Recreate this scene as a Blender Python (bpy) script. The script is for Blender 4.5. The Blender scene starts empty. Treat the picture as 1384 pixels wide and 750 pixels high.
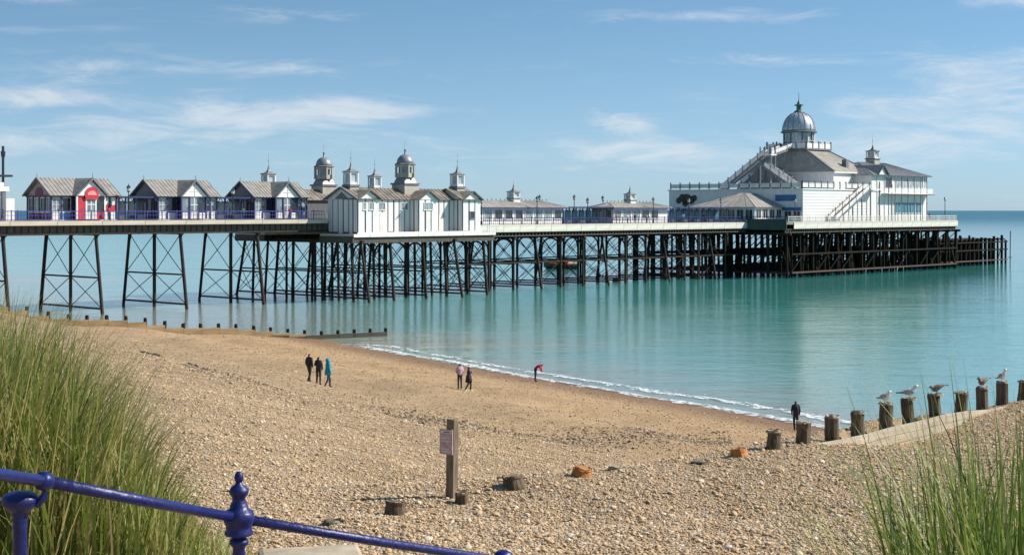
import bpy, math, random
import numpy as np
from mathutils import Vector, Matrix

scene = bpy.context.scene
RND = random.Random(11)
rad = math.radians

# ------------------------------------------------------------------ camera
CAM_Z = 12.5                       # eye height above the sea, on the upper promenade
cam_data = bpy.data.cameras.new('camera')
cam = bpy.data.objects.new('camera', cam_data)
scene.collection.objects.link(cam)
cam.location = (0, 0, CAM_Z)
cam.rotation_euler = (rad(90), 0, 0)
cam_data.sensor_width = 36
cam_data.lens = 36 * 2000 / 1384
cam_data.shift_y = -(375 - 284.5) / 1384
cam_data.clip_start = 0.1
cam_data.clip_end = 90000
scene.camera = cam

# ------------------------------------------------------------------ sky
SUN_EL, SUN_AZ = rad(39), rad(7)   # azimuth measured from +X towards +Y
world = bpy.data.worlds.new('World')
scene.world = world
world.use_nodes = True
wt = world.node_tree
wt.nodes.clear()


def wn(kind, **kw):
    n = wt.nodes.new(kind)
    for k, v in kw.items():
        setattr(n, k, v)
    return n


def wl(a, b):
    wt.links.new(a, b)


def wmath(op, a, b=None, c=None):
    n = wn('ShaderNodeMath', operation=op)
    for i, v in enumerate((a, b, c)):
        if v is None:
            continue
        if isinstance(v, (int, float)):
            n.inputs[i].default_value = v
        else:
            wl(v, n.inputs[i])
    return n.outputs[0]


w_out = wn('ShaderNodeOutputWorld')
w_bg = wn('ShaderNodeBackground')
w_bg.inputs['Strength'].default_value = 0.12
w_sky = wn('ShaderNodeTexSky', sky_type='NISHITA')
w_sky.sun_disc = False
w_sky.sun_elevation = SUN_EL
w_sky.sun_rotation = rad(90) - SUN_AZ
w_sky.altitude = 0
w_sky.air_density = 1.0
w_sky.dust_density = 0.2
w_sky.ozone_density = 2.0
w_tc = wn('ShaderNodeTexCoord')
w_sep = wn('ShaderNodeSeparateXYZ')
wl(w_tc.outputs['Generated'], w_sep.inputs[0])
wx, wy, wz = w_sep.outputs
w_comb = wn('ShaderNodeCombineXYZ')
wl(wx, w_comb.inputs[0])
wl(wy, w_comb.inputs[1])
wl(wmath('MULTIPLY_ADD', wmath('MAXIMUM', wz, 0.0), 2.6, 0.085), w_comb.inputs[2])
w_norm = wn('ShaderNodeVectorMath', operation='NORMALIZE')
wl(w_comb.outputs[0], w_norm.inputs[0])
wl(w_norm.outputs[0], w_sky.inputs['Vector'])
w_hsv = wn('ShaderNodeHueSaturation')
w_hsv.inputs['Saturation'].default_value = 1.1
w_hsv.inputs['Hue'].default_value = 0.484
w_hsv.inputs['Value'].default_value = 0.92
wl(w_sky.outputs[0], w_hsv.inputs['Color'])
# thin clouds: streaks of two sizes, flat because they lie far off and low
w_el = wmath('DIVIDE', wz, wmath('SQRT', wmath('ADD', wmath('MULTIPLY', wx, wx), wmath('MULTIPLY', wy, wy))))
w_az = wmath('ARCTAN2', wx, wy)


def wnoise(sx, sz, scale, detail, rough, off, dist=0.0):
    c = wn('ShaderNodeCombineXYZ')
    wl(wmath('MULTIPLY_ADD', w_az, sx, off), c.inputs[0])
    wl(wmath('MULTIPLY_ADD', w_el, sz, off * 1.7), c.inputs[1])
    wl(wmath('MULTIPLY', w_el, 0.5), c.inputs[2])
    n = wn('ShaderNodeTexNoise')
    n.inputs['Scale'].default_value = scale
    n.inputs['Detail'].default_value = detail
    n.inputs['Roughness'].default_value = rough
    n.inputs['Distortion'].default_value = dist
    wl(c.outputs[0], n.inputs['Vector'])
    return n.outputs['Fac']


def wband(v, lo, hi):
    n = wn('ShaderNodeMapRange', interpolation_type='SMOOTHSTEP')
    n.inputs['From Min'].default_value = lo
    n.inputs['From Max'].default_value = hi
    wl(v, n.inputs['Value'])
    return n.outputs[0]


CL_A = wband(wnoise(2.2, 15.0, 3.0, 8, 0.62, 3.1, 0.3), 0.55, 0.85)
CL_B = wband(wnoise(3.0, 34.0, 3.2, 6, 0.6, 8.4, 0.8), 0.58, 0.86)
CL_C = wband(wnoise(1.2, 6.0, 2.5, 5, 0.55, 5.7), 0.42, 0.72)
# the larger banks of cloud seen over the sea: bearing, height, half width, half height (radians), weight
BANKS = [(-0.22, 0.045, 0.22, 0.010, .42), (0.26, 0.052, 0.16, 0.013, .45), (-0.30, 0.085, 0.12, 0.008, .30), (0.30, 0.105, 0.10, 0.008, .30), (-0.05, 0.030, 0.25, 0.008, .40), (-0.17, 0.064, 0.10, 0.010, 1.0), (-0.13, 0.066, 0.05, 0.008, .6), (-0.31, 0.073, 0.05, 0.006, .9), (-0.33, 0.140, 0.05, 0.006, 1.0), (-0.15, 0.131, 0.06, 0.004, .8),
         (0.11, 0.130, 0.07, 0.005, .9), (0.17, 0.100, 0.05, 0.004, .8), (0.31, 0.092, 0.06, 0.009, 1.0), (0.31, 0.069, 0.07, 0.010, 1.0), (0.075, 0.059, 0.018, 0.006, 1.1),
         (0.09, 0.040, 0.05, 0.007, .8), (0.27, 0.040, 0.08, 0.009, .7), (-0.25, 0.095, 0.12, 0.006, .6), (-0.06, 0.093, 0.07, 0.006, .35), (-0.33, 0.045, 0.10, 0.008, .5), (0.33, 0.135, 0.05, 0.005, .9)]
w_bank = None
for ba, be, bw, bh, bs_ in BANKS:
    ea = wmath('DIVIDE', wmath('SUBTRACT', w_az, ba), bw)
    ee = wmath('DIVIDE', wmath('SUBTRACT', w_el, be), bh)
    gg = wmath('MULTIPLY', wmath('EXPONENT', wmath('MULTIPLY', wmath('ADD', wmath('MULTIPLY', ea, ea), wmath('MULTIPLY', ee, ee)), -.7)), bs_)
    w_bank = gg if w_bank is None else wmath('ADD', w_bank, gg)
w_bn = wnoise(7.0, 34.0, 2.0, 9, 0.66, 2.3, 0.6)
w_bank = wband(wmath('ADD', wmath('MINIMUM', w_bank, 1.0), wmath('MULTIPLY', wmath('SUBTRACT', w_bn, .5), 2.6)), 0.30, 1.60)
w_cl = wmath('MINIMUM', wmath('ADD', wmath('MULTIPLY', wmath('MULTIPLY', CL_A, CL_C), 0.55), wmath('ADD', wmath('MULTIPLY', CL_B, 0.12), wmath('MULTIPLY', w_bank, .72))), 0.7)
w_mix = wn('ShaderNodeMixRGB')
w_mix.inputs[2].default_value = (4.7, 4.85, 5.0, 1)
wl(w_cl, w_mix.inputs[0])
# pale sea air low over the horizon
w_air = wn('ShaderNodeMixRGB')
w_air.inputs[2].default_value = (2.35, 3.1, 3.55, 1)
wl(wmath('MULTIPLY', wmath('EXPONENT', wmath('MULTIPLY', wmath('MAXIMUM', w_el, 0.0), -16.0)), .92), w_air.inputs[0])
wl(w_hsv.outputs[0], w_air.inputs[1])
wl(w_air.outputs[0], w_mix.inputs[1])
wl(w_mix.outputs[0], w_bg.inputs['Color'])
wl(w_bg.outputs[0], w_out.inputs['Surface'])

# ------------------------------------------------------------------ sun, exposure
sun_dir = Vector((math.cos(SUN_EL) * math.cos(SUN_AZ), math.cos(SUN_EL) * math.sin(SUN_AZ), math.sin(SUN_EL)))
sun_data = bpy.data.lights.new('sun', 'SUN')
sun_data.energy = 4.6
sun_data.angle = rad(0.53)
sun_data.color = (1.0, 0.94, 0.85)
sun = bpy.data.objects.new('sun', sun_data)
sun.rotation_euler = sun_dir.to_track_quat('Z', 'Y').to_euler()
sun.location = (60, 10, 60)
scene.collection.objects.link(sun)
vs = scene.view_settings
vs.view_transform = 'Standard'
vs.look = 'None'
vs.exposure = 0.56
vs.gamma = 1.0
vs.use_curve_mapping = False
scene.cycles.max_bounces = 6
scene.cycles.glossy_bounces = 3
scene.cycles.transparent_max_bounces = 6
scene.cycles.use_denoising = True

# ------------------------------------------------------------------ materials
MAT = {}


def mat(name, col, rough=0.6, var=0.12, scale=3.0, bump=0.0, metallic=0.0, spec=0.5, col2=None, detail=5, stretch=(1, 1, 1), coat=0.0, ao=0.0):
    m = bpy.data.materials.new(name)
    m.use_nodes = True
    nt = m.node_tree
    b = nt.nodes['Principled BSDF']
    b.inputs['Roughness'].default_value = rough
    b.inputs['Metallic'].default_value = metallic
    b.inputs['Specular IOR Level'].default_value = spec
    b.inputs['Coat Weight'].default_value = coat
    tc = nt.nodes.new('ShaderNodeTexCoord')
    mp = nt.nodes.new('ShaderNodeMapping')
    mp.inputs['Scale'].default_value = stretch
    nt.links.new(tc.outputs['Object'], mp.inputs['Vector'])
    nz = nt.nodes.new('ShaderNodeTexNoise')
    nz.inputs['Scale'].default_value = scale
    nz.inputs['Detail'].default_value = detail
    nt.links.new(mp.outputs[0], nz.inputs['Vector'])
    rp = nt.nodes.new('ShaderNodeValToRGB')
    c2 = col2 if col2 else tuple(max(0, c * (1 - var * 2)) for c in col)
    c1 = col if col2 else tuple(min(1, c * (1 + var)) for c in col)
    rp.color_ramp.elements[0].position = 0.32
    rp.color_ramp.elements[1].position = 0.68
    rp.color_ramp.elements[0].color = (*c2, 1)
    rp.color_ramp.elements[1].color = (*c1, 1)
    nt.links.new(nz.outputs['Fac'], rp.inputs['Fac'])
    nt.links.new(rp.outputs['Color'], b.inputs['Base Color'])
    if bump:
        bp = nt.nodes.new('ShaderNodeBump')
        bp.inputs['Strength'].default_value = bump
        bp.inputs['Distance'].default_value = 0.02
        nt.links.new(nz.outputs['Fac'], bp.inputs['Height'])
        nt.links.new(bp.outputs[0], b.inputs['Normal'])
    MAT[name] = m
    return m


mat('white_paint', (0.81, 0.80, 0.77), 0.5, 0.06, 1.1, col2=(0.70, 0.685, 0.65), stretch=(1, 1, .3))
mat('weathered_white', (0.80, 0.79, 0.76), 0.6, 0.1, 1.5, col2=(0.62, 0.60, 0.55), stretch=(1, 1, 0.25))
mat('board_white', (0.80, 0.80, 0.78), 0.55, 0.1, 1.2, col2=(0.66, 0.65, 0.63), stretch=(1.5, 1.5, 0.2))
mat('cream_wall', (0.76, 0.73, 0.66), 0.6, 0.08, 0.7)
mat('grey_trim', (0.16, 0.17, 0.19), 0.6, 0.1, 2)
mat('batten_dark', (0.10, 0.105, 0.115), 0.6, 0.12, 2)
mat('gable_shade_grey', (0.36, 0.33, 0.29), 0.6, 0.1, 0.5, col2=(0.27, 0.245, 0.215))
mat('roof_pale', (0.42, 0.38, 0.32), 0.6, 0.1, 0.7, col2=(0.29, 0.26, 0.22))
mat('roof_kiosk', (0.33, 0.30, 0.265), 0.6, 0.1, 0.9, col2=(0.22, 0.20, 0.175))
mat('tower_tan', (0.50, 0.455, 0.37), 0.65, 0.1, 1.2, col2=(0.34, 0.31, 0.26), stretch=(1, 1, .4))
mat('roof_rust', (0.27, 0.235, 0.20), 0.65, 0.1, 0.9, col2=(0.12, 0.095, 0.075), stretch=(1, 1, 0.4))
mat('roof_slate', (0.19, 0.19, 0.20), 0.55, 0.12, 1.2)
mat('dome_lead', (0.50, 0.51, 0.52), 0.33, 0.1, 0.8, metallic=0.45, stretch=(1, 1, 0.3))
mat('dome_dark', (0.26, 0.26, 0.27), 0.45, 0.1, 1.5, metallic=0.2)
mat('verdigris', (0.07, 0.12, 0.10), 0.5, 0.15, 3)
mat('iron_dark', (0.016, 0.019, 0.022), 0.7, 0.2, 1.3, col2=(0.065, 0.036, 0.02), spec=.25)
mat('iron_rust', (0.12, 0.055, 0.03), 0.7, 0.2, 2.0, col2=(0.03, 0.03, 0.03))
mat('timber_dark', (0.034, 0.024, 0.016), 0.85, 0.25, 1.4, col2=(0.009, 0.010, 0.009), spec=.15)
mat('fascia_white', (0.74, 0.71, 0.62), 0.6, 0.1, 1.3, col2=(0.55, 0.51, 0.43), stretch=(0.5, 0.5, 1.5))
mat('fascia_tan', (0.56, 0.50, 0.40), 0.65, 0.1, 1.3, col2=(0.42, 0.36, 0.28))
mat('frieze_brown', (0.10, 0.075, 0.05), 0.7, 0.2, 2.0, col2=(0.045, 0.045, 0.04))
mat('deck_timber', (0.24, 0.20, 0.16), 0.75, 0.12, 2.0)
mat('rail_blue', (0.055, 0.06, 0.24), 0.45, 0.12, 2.0)
mat('post_blue', (0.03, 0.035, 0.12), 0.45, 0.12, 2.0)
mat('teal_panel', (0.06, 0.22, 0.30), 0.4, 0.12, 1.0)
mat('purple_band', (0.10, 0.07, 0.32), 0.5, 0.1, 1.0)
mat('red_paint', (0.55, 0.03, 0.05), 0.5, 0.12, 2.0)
mat('pink_paint', (0.72, 0.28, 0.30), 0.5, 0.1, 2.0)
mat('maroon_paint', (0.16, 0.04, 0.07), 0.5, 0.1, 2.0)
mat('poster_blue', (0.10, 0.30, 0.62), 0.5, 0.2, 2.0)
mat('sign_blue', (0.02, 0.13, 0.34), 0.4, 0.1, 2.0)
mat('sign_brown', (0.10, 0.055, 0.02), 0.5, 0.3, 2.0, col2=(0.02, 0.015, 0.012))
mat('fascia_shade_green', (0.045, 0.075, 0.065), 0.6, 0.1, 2.0)
mat('glass_dark', (0.045, 0.06, 0.075), 0.08, 0.3, 0.7, spec=0.8)
mat('drum_glass', (0.42, 0.47, 0.50), 0.15, 0.15, 0.9, spec=0.6)
mat('glass_pale', (0.25, 0.31, 0.34), 0.1, 0.25, 0.9, spec=0.8)
mat('lamp_iron', (0.025, 0.03, 0.04), 0.4, 0.1, 2)
mat('lamp_glass', (0.55, 0.58, 0.58), 0.2, 0.1, 2)
mat('navy_paint', (0.007, 0.013, 0.12), 0.42, 0.35, 22.0, bump=0.35, coat=0.0, col2=(0.004, 0.008, 0.08))
mat('post_wood', (0.22, 0.17, 0.11), 0.8, 0.2, 6.0, bump=0.5, col2=(0.10, 0.075, 0.05), stretch=(3, 3, 0.5))
mat('groyne_wood', (0.15, 0.105, 0.06), 0.85, 0.2, 5.0, bump=0.9, col2=(0.035, 0.028, 0.02), stretch=(3, 3, 0.6))
mat('groyne_top', (0.40, 0.33, 0.24), 0.85, 0.2, 8.0, bump=0.6, col2=(0.22, 0.17, 0.12))
mat('groyne_orange', (0.50, 0.22, 0.06), 0.8, 0.2, 6.0, bump=0.6, col2=(0.30, 0.11, 0.03))
mat('plank_pale', (0.52, 0.45, 0.35), 0.8, 0.15, 3.0, bump=0.5, col2=(0.38, 0.31, 0.23), stretch=(0.4, 0.4, 4))
mat('plank_tan', (0.44, 0.31, 0.16), 0.85, 0.2, 0.8, bump=0.5, col2=(0.27, 0.175, 0.085), stretch=(0.5, 0.5, 3))
mat('plank_weed', (0.085, 0.07, 0.045), 0.8, 0.2, 1.2, bump=0.5, col2=(0.045, 0.05, 0.03), stretch=(0.5, 0.5, 3))
mat('notice', (0.50, 0.40, 0.40), 0.45, 0.15, 14.0, col2=(0.42, 0.24, 0.26))
mat('notice_ink', (0.05, 0.045, 0.06), 0.5)
mat('notice_white', (0.66, 0.64, 0.63), 0.5)
mat('concrete', (0.42, 0.35, 0.25), 0.85, 0.15, 6.0, bump=0.4)
mat('skin', (0.50, 0.31, 0.23), 0.55, 0.05)
mat('hair_dark', (0.02, 0.015, 0.012), 0.6, 0.1)
for nm, c in dict(cloth_black=(0.022, 0.022, 0.026), cloth_charcoal=(0.04, 0.04, 0.048), cloth_navy=(0.015, 0.02, 0.045),
                  cloth_teal=(0.01, 0.30, 0.40), cloth_pink=(0.62, 0.42, 0.48), cloth_red=(0.50, 0.02, 0.05), cloth_white=(0.7, 0.7, 0.7),
                  cloth_denim=(0.04, 0.06, 0.11), cloth_green=(0.05, 0.22, 0.09), cloth_tan=(0.35, 0.25, 0.16)).items():
    mat(nm, c, 0.85, 0.2, 12.0, bump=0.3)
mat('feather_white', (0.80, 0.80, 0.78), 0.7, 0.05, 30)
mat('feather_grey', (0.34, 0.36, 0.39), 0.7, 0.08, 30)
mat('feather_brown', (0.24, 0.19, 0.14), 0.7, 0.3, 45, col2=(0.10, 0.08, 0.06))
mat('feather_black', (0.02, 0.02, 0.02), 0.7, 0.1, 30)
mat('beak_yellow', (0.62, 0.38, 0.05), 0.5, 0.1, 20)
mat('gull_leg', (0.45, 0.25, 0.22), 0.6, 0.1, 20)
mat('boat_orange', (0.65, 0.10, 0.02), 0.4, 0.1, 3)
mat('boat_green', (0.04, 0.10, 0.09), 0.5, 0.1, 3)


# ------------------------------------------------------------------ mesh helpers
class MB:
    def __init__(s):
        s.v, s.f, s.m = [], [], []

    def add(s, vs_, fs, mi=0):
        o = len(s.v)
        s.v.extend(tuple(p) for p in vs_)
        s.f.extend(tuple(i + o for i in f) for f in fs)
        s.m.extend([mi] * len(fs))
        return s

    def box(s, x0, x1, y0, y1, z0, z1, mi=0):
        return s.add([(x0, y0, z0), (x1, y0, z0), (x1, y1, z0), (x0, y1, z0), (x0, y0, z1), (x1, y0, z1), (x1, y1, z1), (x0, y1, z1)],
                     [(0, 3, 2, 1), (4, 5, 6, 7), (0, 1, 5, 4), (1, 2, 6, 5), (2, 3, 7, 6), (3, 0, 4, 7)], mi)

    def prism(s, pts, vec, mi=0):
        n = len(pts)
        pts = [Vector(p) for p in pts]
        vec = Vector(vec)
        nrm = Vector((0, 0, 0))
        for i in range(n):
            nrm += pts[i].cross(pts[(i + 1) % n])
        if nrm.dot(vec) > 0:
            pts = pts[::-1]
        vs_ = pts + [p + vec for p in pts]
        fs = [tuple(range(n)), tuple(range(2 * n - 1, n - 1, -1))]
        for i in range(n):
            j = (i + 1) % n
            fs.append((j, i, n + i, n + j))
        return s.add(vs_, fs, mi)

    def tube(s, p0, p1, r0, r1=None, n=8, mi=0, caps=True):
        p0, p1 = Vector(p0), Vector(p1)
        r1 = r0 if r1 is None else r1
        d = (p1 - p0).normalized()
        u = d.cross(Vector((0, 0, 1)) if abs(d.z) < 0.9 else Vector((1, 0, 0))).normalized()
        w = d.cross(u)
        vs_ = []
        for p, r in ((p0, r0), (p1, r1)):
            for i in range(n):
                a = 2 * math.pi * i / n
                vs_.append(p + (u * math.cos(a) + w * math.sin(a)) * r)
        fs = [(i, (i + 1) % n, n + (i + 1) % n, n + i) for i in range(n)]
        if caps:
            fs += [tuple(range(n - 1, -1, -1)), tuple(range(n, 2 * n))]
        return s.add(vs_, fs, mi)

    def bar(s, p0, p1, w, h=None, mi=0):
        p0, p1 = Vector(p0), Vector(p1)
        h = w if h is None else h
        d = (p1 - p0).normalized()
        u = d.cross(Vector((0, 0, 1)) if abs(d.z) < 0.95 else Vector((1, 0, 0))).normalized() * (w / 2)
        k = d.cross(u).normalized() * (h / 2)
        vs_ = [p + a * u + b * k for p in (p0, p1) for a, b in ((-1, -1), (1, -1), (1, 1), (-1, 1))]
        return s.add(vs_, [(0, 1, 2, 3), (7, 6, 5, 4), (1, 0, 4, 5), (2, 1, 5, 6), (3, 2, 6, 7), (0, 3, 7, 4)][::1], mi)

    def lathe(s, prof, n=16, c=(0, 0, 0), mi=0, phase=0.0):
        vs_, fs = [], []
        for r, z in prof:
            for i in range(n):
                a = 2 * math.pi * i / n + phase
                vs_.append((c[0] + r * math.cos(a), c[1] + r * math.sin(a), c[2] + z))
        m = len(prof)
        for j in range(m - 1):
            for i in range(n):
                k = (i + 1) % n
                fs.append((j * n + i, j * n + k, (j + 1) * n + k, (j + 1) * n + i))
        if prof[0][0] > 1e-4:
            fs.append(tuple(range(n - 1, -1, -1)))
        if prof[-1][0] > 1e-4:
            fs.append(tuple((m - 1) * n + i for i in range(n)))
        return s.add(vs_, fs, mi)

    def loft(s, rings, mi=0, closed=True):
        n = len(rings[0])
        vs_ = [p for r in rings for p in r]
        fs = []
        for j in range(len(rings) - 1):
            for i in range(n):
                k = (i + 1) % n
                fs.append((j * n + i, j * n + k, (j + 1) * n + k, (j + 1) * n + i))
        if closed:
            fs += [tuple(range(n - 1, -1, -1)), tuple((len(rings) - 1) * n + i for i in range(n))]
        return s.add(vs_, fs, mi)

    def mesh(s, name, mats, smooth=False):
        me = bpy.data.meshes.new(name)
        me.from_pydata(s.v, [], s.f)
        for m in ([mats] if isinstance(mats, str) else mats):
            me.materials.append(MAT[m])
        me.polygons.foreach_set('material_index', s.m)
        if smooth:
            me.polygons.foreach_set('use_smooth', [True] * len(s.f))
        me.update()
        return me

    def build(s, name, mats, parent=None, smooth=False):
        return link(name, s.mesh(name, mats, smooth), parent)


def link(name, data, parent=None):
    o = bpy.data.objects.new(name, data)
    scene.collection.objects.link(o)
    if parent:
        o.parent = parent
    return o


def tag(o, label=None, cat=None, group=None, kind=None):
    for k, v in (('label', label), ('category', cat), ('group', group), ('kind', kind)):
        if v:
            o[k] = v
    return o


def thing(name, label, cat, loc=(0, 0, 0), rz=0.0, group=None):
    o = link(name, None)
    o.location = loc
    o.rotation_euler = (0, 0, rz)
    return tag(o, label, cat, group)


_unit = {}


def unit(shape, m):
    if (shape, m) not in _unit:
        b = MB()
        if shape == 'box':
            b.box(-.5, .5, -.5, .5, -.5, .5)
        else:
            b.tube((0, 0, -.5), (0, 0, .5), 1, 1, 10)
        _unit[shape, m] = b.mesh(shape + '_' + m, m, False)
        if shape == 'rod':
            me = _unit[shape, m]
            for p in me.polygons:
                p.use_smooth = len(p.vertices) == 4
    return _unit[shape, m]


def rod(name, parent, m, p0, p1, r):
    """round bar between two points (shared mesh)"""
    o = link(name, unit('rod', m), parent)
    p0, p1 = Vector(p0), Vector(p1)
    q = (p1 - p0).to_track_quat('Z', 'Y')
    o.matrix_local = Matrix.LocRotScale((p0 + p1) / 2, q, (r, r, (p1 - p0).length))
    return o


def beam(name, parent, m, p0, p1, w, h):
    o = link(name, unit('box', m), parent)
    p0, p1 = Vector(p0), Vector(p1)
    d = (p1 - p0).normalized()
    u = d.cross(Vector((0, 0, 1)) if abs(d.z) < 0.95 else Vector((0, 1, 0))).normalized()
    k = u.cross(d)
    rot = Matrix((u, d, k)).transposed().to_quaternion()
    o.matrix_local = Matrix.LocRotScale((p0 + p1) / 2, rot, (w, (p1 - p0).length, h))
    return o


def bx(name, parent, m, x0, x1, y0, y1, z0, z1):
    o = link(name, unit('box', m), parent)
    o.matrix_local = Matrix.LocRotScale(((x0 + x1) / 2, (y0 + y1) / 2, (z0 + z1) / 2), None, (x1 - x0, y1 - y0, z1 - z0))
    return o


def bxb(name, parent, m, x0, x1, y0, y1, z0, z1):
    """box baked at its place, able to carry sub-parts"""
    return MB().box(x0, x1, y0, y1, z0, z1).build(name, m, parent)


def face_map(face, off):
    if face == 'near':
        return lambda a, d, z: (a, off - d, z)
    if face == 'far':
        return lambda a, d, z: (a, off + d, z)
    if face == 'shore':
        return lambda a, d, z: (off - d, a, z)
    return lambda a, d, z: (off + d, a, z)


def fbox(mb, fm, a0, a1, d0, d1, z0, z1, mi=0):
    p, q = fm(a0, d0, z0), fm(a1, d1, z1)
    mb.box(min(p[0], q[0]), max(p[0], q[0]), min(p[1], q[1]), max(p[1], q[1]), min(p[2], q[2]), max(p[2], q[2]), mi)


def window(parent, face, off, a0, a1, z0, z1, cols=1, rows=1, frame='white_paint', glass='glass_dark', fw=0.09, name='window'):
    fm = face_map(face, off)
    mb = MB()
    fbox(mb, fm, a0, a0 + fw, 0, .08, z0, z1)
    fbox(mb, fm, a1 - fw, a1, 0, .08, z0, z1)
    fbox(mb, fm, a0 + fw, a1 - fw, 0, .08, z1 - fw, z1)
    fbox(mb, fm, a0 - .05, a1 + .05, 0, .13, z0 - .08, z0 + fw * .6)
    for i in range(1, cols):
        a = a0 + (a1 - a0) * i / cols
        fbox(mb, fm, a - fw * .35, a + fw * .35, 0, .07, z0 + fw * .6, z1 - fw)
    for j in range(1, rows):
        z = z0 + (z1 - z0) * j / rows
        fbox(mb, fm, a0 + fw, a1 - fw, 0, .06, z - fw * .3, z + fw * .3)
    w = mb.build(name, frame, parent)
    g = MB()
    fbox(g, fm, a0 + fw * .5, a1 - fw * .5, -.02, .02, z0 + .02, z1 - fw * .5)
    g.build('pane', glass, w)
    return w


def panel(parent, face, off, a0, a1, z0, z1, m, d=0.05, name='wall_panel'):
    g = MB()
    fbox(g, face_map(face, off), a0, a1, -.01, d, z0, z1)
    return g.build(name, m, parent)


def slope(parent, name, A, B, C, D, m, th=0.09, ribs=0, rib=0.05):
    """one roof slope A-B at the eave, D-C at the ridge, with standing seams"""
    A, B, C, D = map(Vector, (A, B, C, D))
    n = (B - A).cross(((C + D) / 2) - A).normalized()
    if n.z < 0:
        n = -n
    pts = [A, B, C, D] if (C - D).length > 1e-3 else [A, B, C]
    mb = MB().prism(pts, n * -th)
    for i in range(ribs + 1 if ribs else 0):
        k = i / ribs
        p, q = A.lerp(B, k), D.lerp(C, k)
        if (p - q).length > .1:
            mb.bar(p + n * rib * .4, q + n * rib * .4, rib, rib)
    return mb.build(name, m, parent)


def hip(parent, x0, x1, y0, y1, z0, z1, inset, m, ribs=6, name='roof_slope', axis='x'):
    if axis == 'x':
        ym = (y0 + y1) / 2
        r0, r1 = (x0 + inset, ym, z1), (x1 - inset, ym, z1)
        slope(parent, name, (x0, y0, z0), (x1, y0, z0), r1, r0, m, ribs=ribs)
        slope(parent, name, (x1, y1, z0), (x0, y1, z0), r0, r1, m, ribs=ribs)
        slope(parent, name, (x0, y1, z0), (x0, y0, z0), r0, r0, m, ribs=max(2, ribs // 2))
        slope(parent, name, (x1, y0, z0), (x1, y1, z0), r1, r1, m, ribs=max(2, ribs // 2))
    else:
        xm = (x0 + x1) / 2
        r0, r1 = (xm, y0 + inset, z1), (xm, y1 - inset, z1)
        slope(parent, name, (x0, y1, z0), (x0, y0, z0), r0, r1, m, ribs=ribs)
        slope(parent, name, (x1, y0, z0), (x1, y1, z0), r1, r0, m, ribs=ribs)
        slope(parent, name, (x0, y0, z0), (x1, y0, z0), r0, r0, m, ribs=max(2, ribs // 2))
        slope(parent, name, (x1, y1, z0), (x0, y1, z0), r1, r1, m, ribs=max(2, ribs // 2))


def cupola(parent, x, y, z, w, h, spire, wall='cream_wall', roof='roof_slate', base=None):
    """small square lantern under a flared pagoda roof with a finial"""
    b = bxb('cupola', parent, wall if wall != 'cream_wall' else 'tower_tan', x - w / 2, x + w / 2, y - w / 2, y + w / 2, z, z + h * .42)
    MB().box(x - w * .58, x + w * .58, y - w * .58, y + w * .58, z + h * .42, z + h * .5).build('cornice', 'grey_trim', b)
    lan = MB()
    q = w * .44
    MB().box(x - q * .8, x + q * .8, y - q * .8, y + q * .8, z + h * .5, z + h * .97).build('lantern_glass', 'drum_glass', b)
    lan.box(x - q - .04, x + q + .04, y - q - .04, y + q + .04, z + h * .5, z + h * .6)
    lan.box(x - q - .04, x + q + .04, y - q - .04, y + q + .04, z + h * .93, z + h)
    for sx in (-1, 1):
        for sy in (-1, 1):
            lan.box(x + sx * q - .09, x + sx * q + .09, y + sy * q - .09, y + sy * q + .09, z + h * .5, z + h)
    lan.build('lantern', 'weathered_white', b)
    prof = [(w * .82, 0), (w * .8, .08), (w * .42, .2), (w * .2, .4), (w * .11, .7), (w * .06, 1.1), (.03, 1.36), (0.03, spire * .6), (0.09, spire * .62), (0.02, spire * .68), (.012, spire)]
    MB().lathe(prof, 4, (x, y, z + h), phase=math.pi / 4).build('cupola_roof', roof, b)
    return b


def dome_tower(parent, x, y, z, w, h1, h2, rd, spire):
    """square base, open octagonal lantern, dome and finial"""
    b = bxb('dome_tower', parent, 'tower_tan', x - w / 2, x + w / 2, y - w / 2, y + w / 2, z, z + h1)
    z1 = z + h1
    MB().box(x - w * .56, x + w * .56, y - w * .56, y + w * .56, z1, z1 + .25).build('cornice', 'roof_slate', b)
    MB().lathe([(w * .62, 0), (w * .46, .8)], 4, (x, y, z1 + .25), phase=math.pi / 4).build('skirt_roof', 'dome_dark', b)
    z2 = z1 + 1.05
    r = rd * 1.12
    lan = MB()
    lan.lathe([(r * .93, 0), (r * .93, h2 * .35)], 8, (x, y, z2), phase=math.pi / 8)
    for i in range(8):
        a = math.pi / 8 + i * math.pi / 4
        lan.bar((x + r * math.cos(a), y + r * math.sin(a), z2), (x + r * math.cos(a), y + r * math.sin(a), z2 + h2), .22)
    lan.lathe([(r * 1.04, 0), (r * 1.04, h2 * .16)], 8, (x, y, z2 + h2 * .84), phase=math.pi / 8)
    lan.build('lantern', 'tower_tan', b)
    MB().lathe([(r * .72, 0), (r * .72, h2 * .5)], 8, (x, y, z2 + h2 * .36), phase=math.pi / 8).build('lantern_core', 'glass_pale', b)
    z3 = z2 + h2
    MB().lathe([(rd * 1.28, 0), (rd * 1.3, .12), (rd * 1.1, .25)], 8, (x, y, z3), phase=math.pi / 8).build('dome_eave', 'roof_slate', b)
    prof = [(rd * math.cos(t), rd * 1.05 * math.sin(t)) for t in [i * math.pi / 2 / 8 for i in range(8)]] + [(.16, rd * 1.06), (.13, rd * 1.06 + .5), (.22, rd * 1.06 + .6), (.04, rd * 1.06 + .75), (.02, rd * 1.06 + spire)]
    MB().lathe(prof, 16, (x, y, z3 + .25)).build('dome', 'dome_dark', b, True)
    return b


# ------------------------------------------------------------------ pier frame: s along the pier, t across it (t > 0 is the side towards the beach seen here)
PA = rad(47)
PC, PS = math.cos(PA), math.sin(PA)


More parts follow.
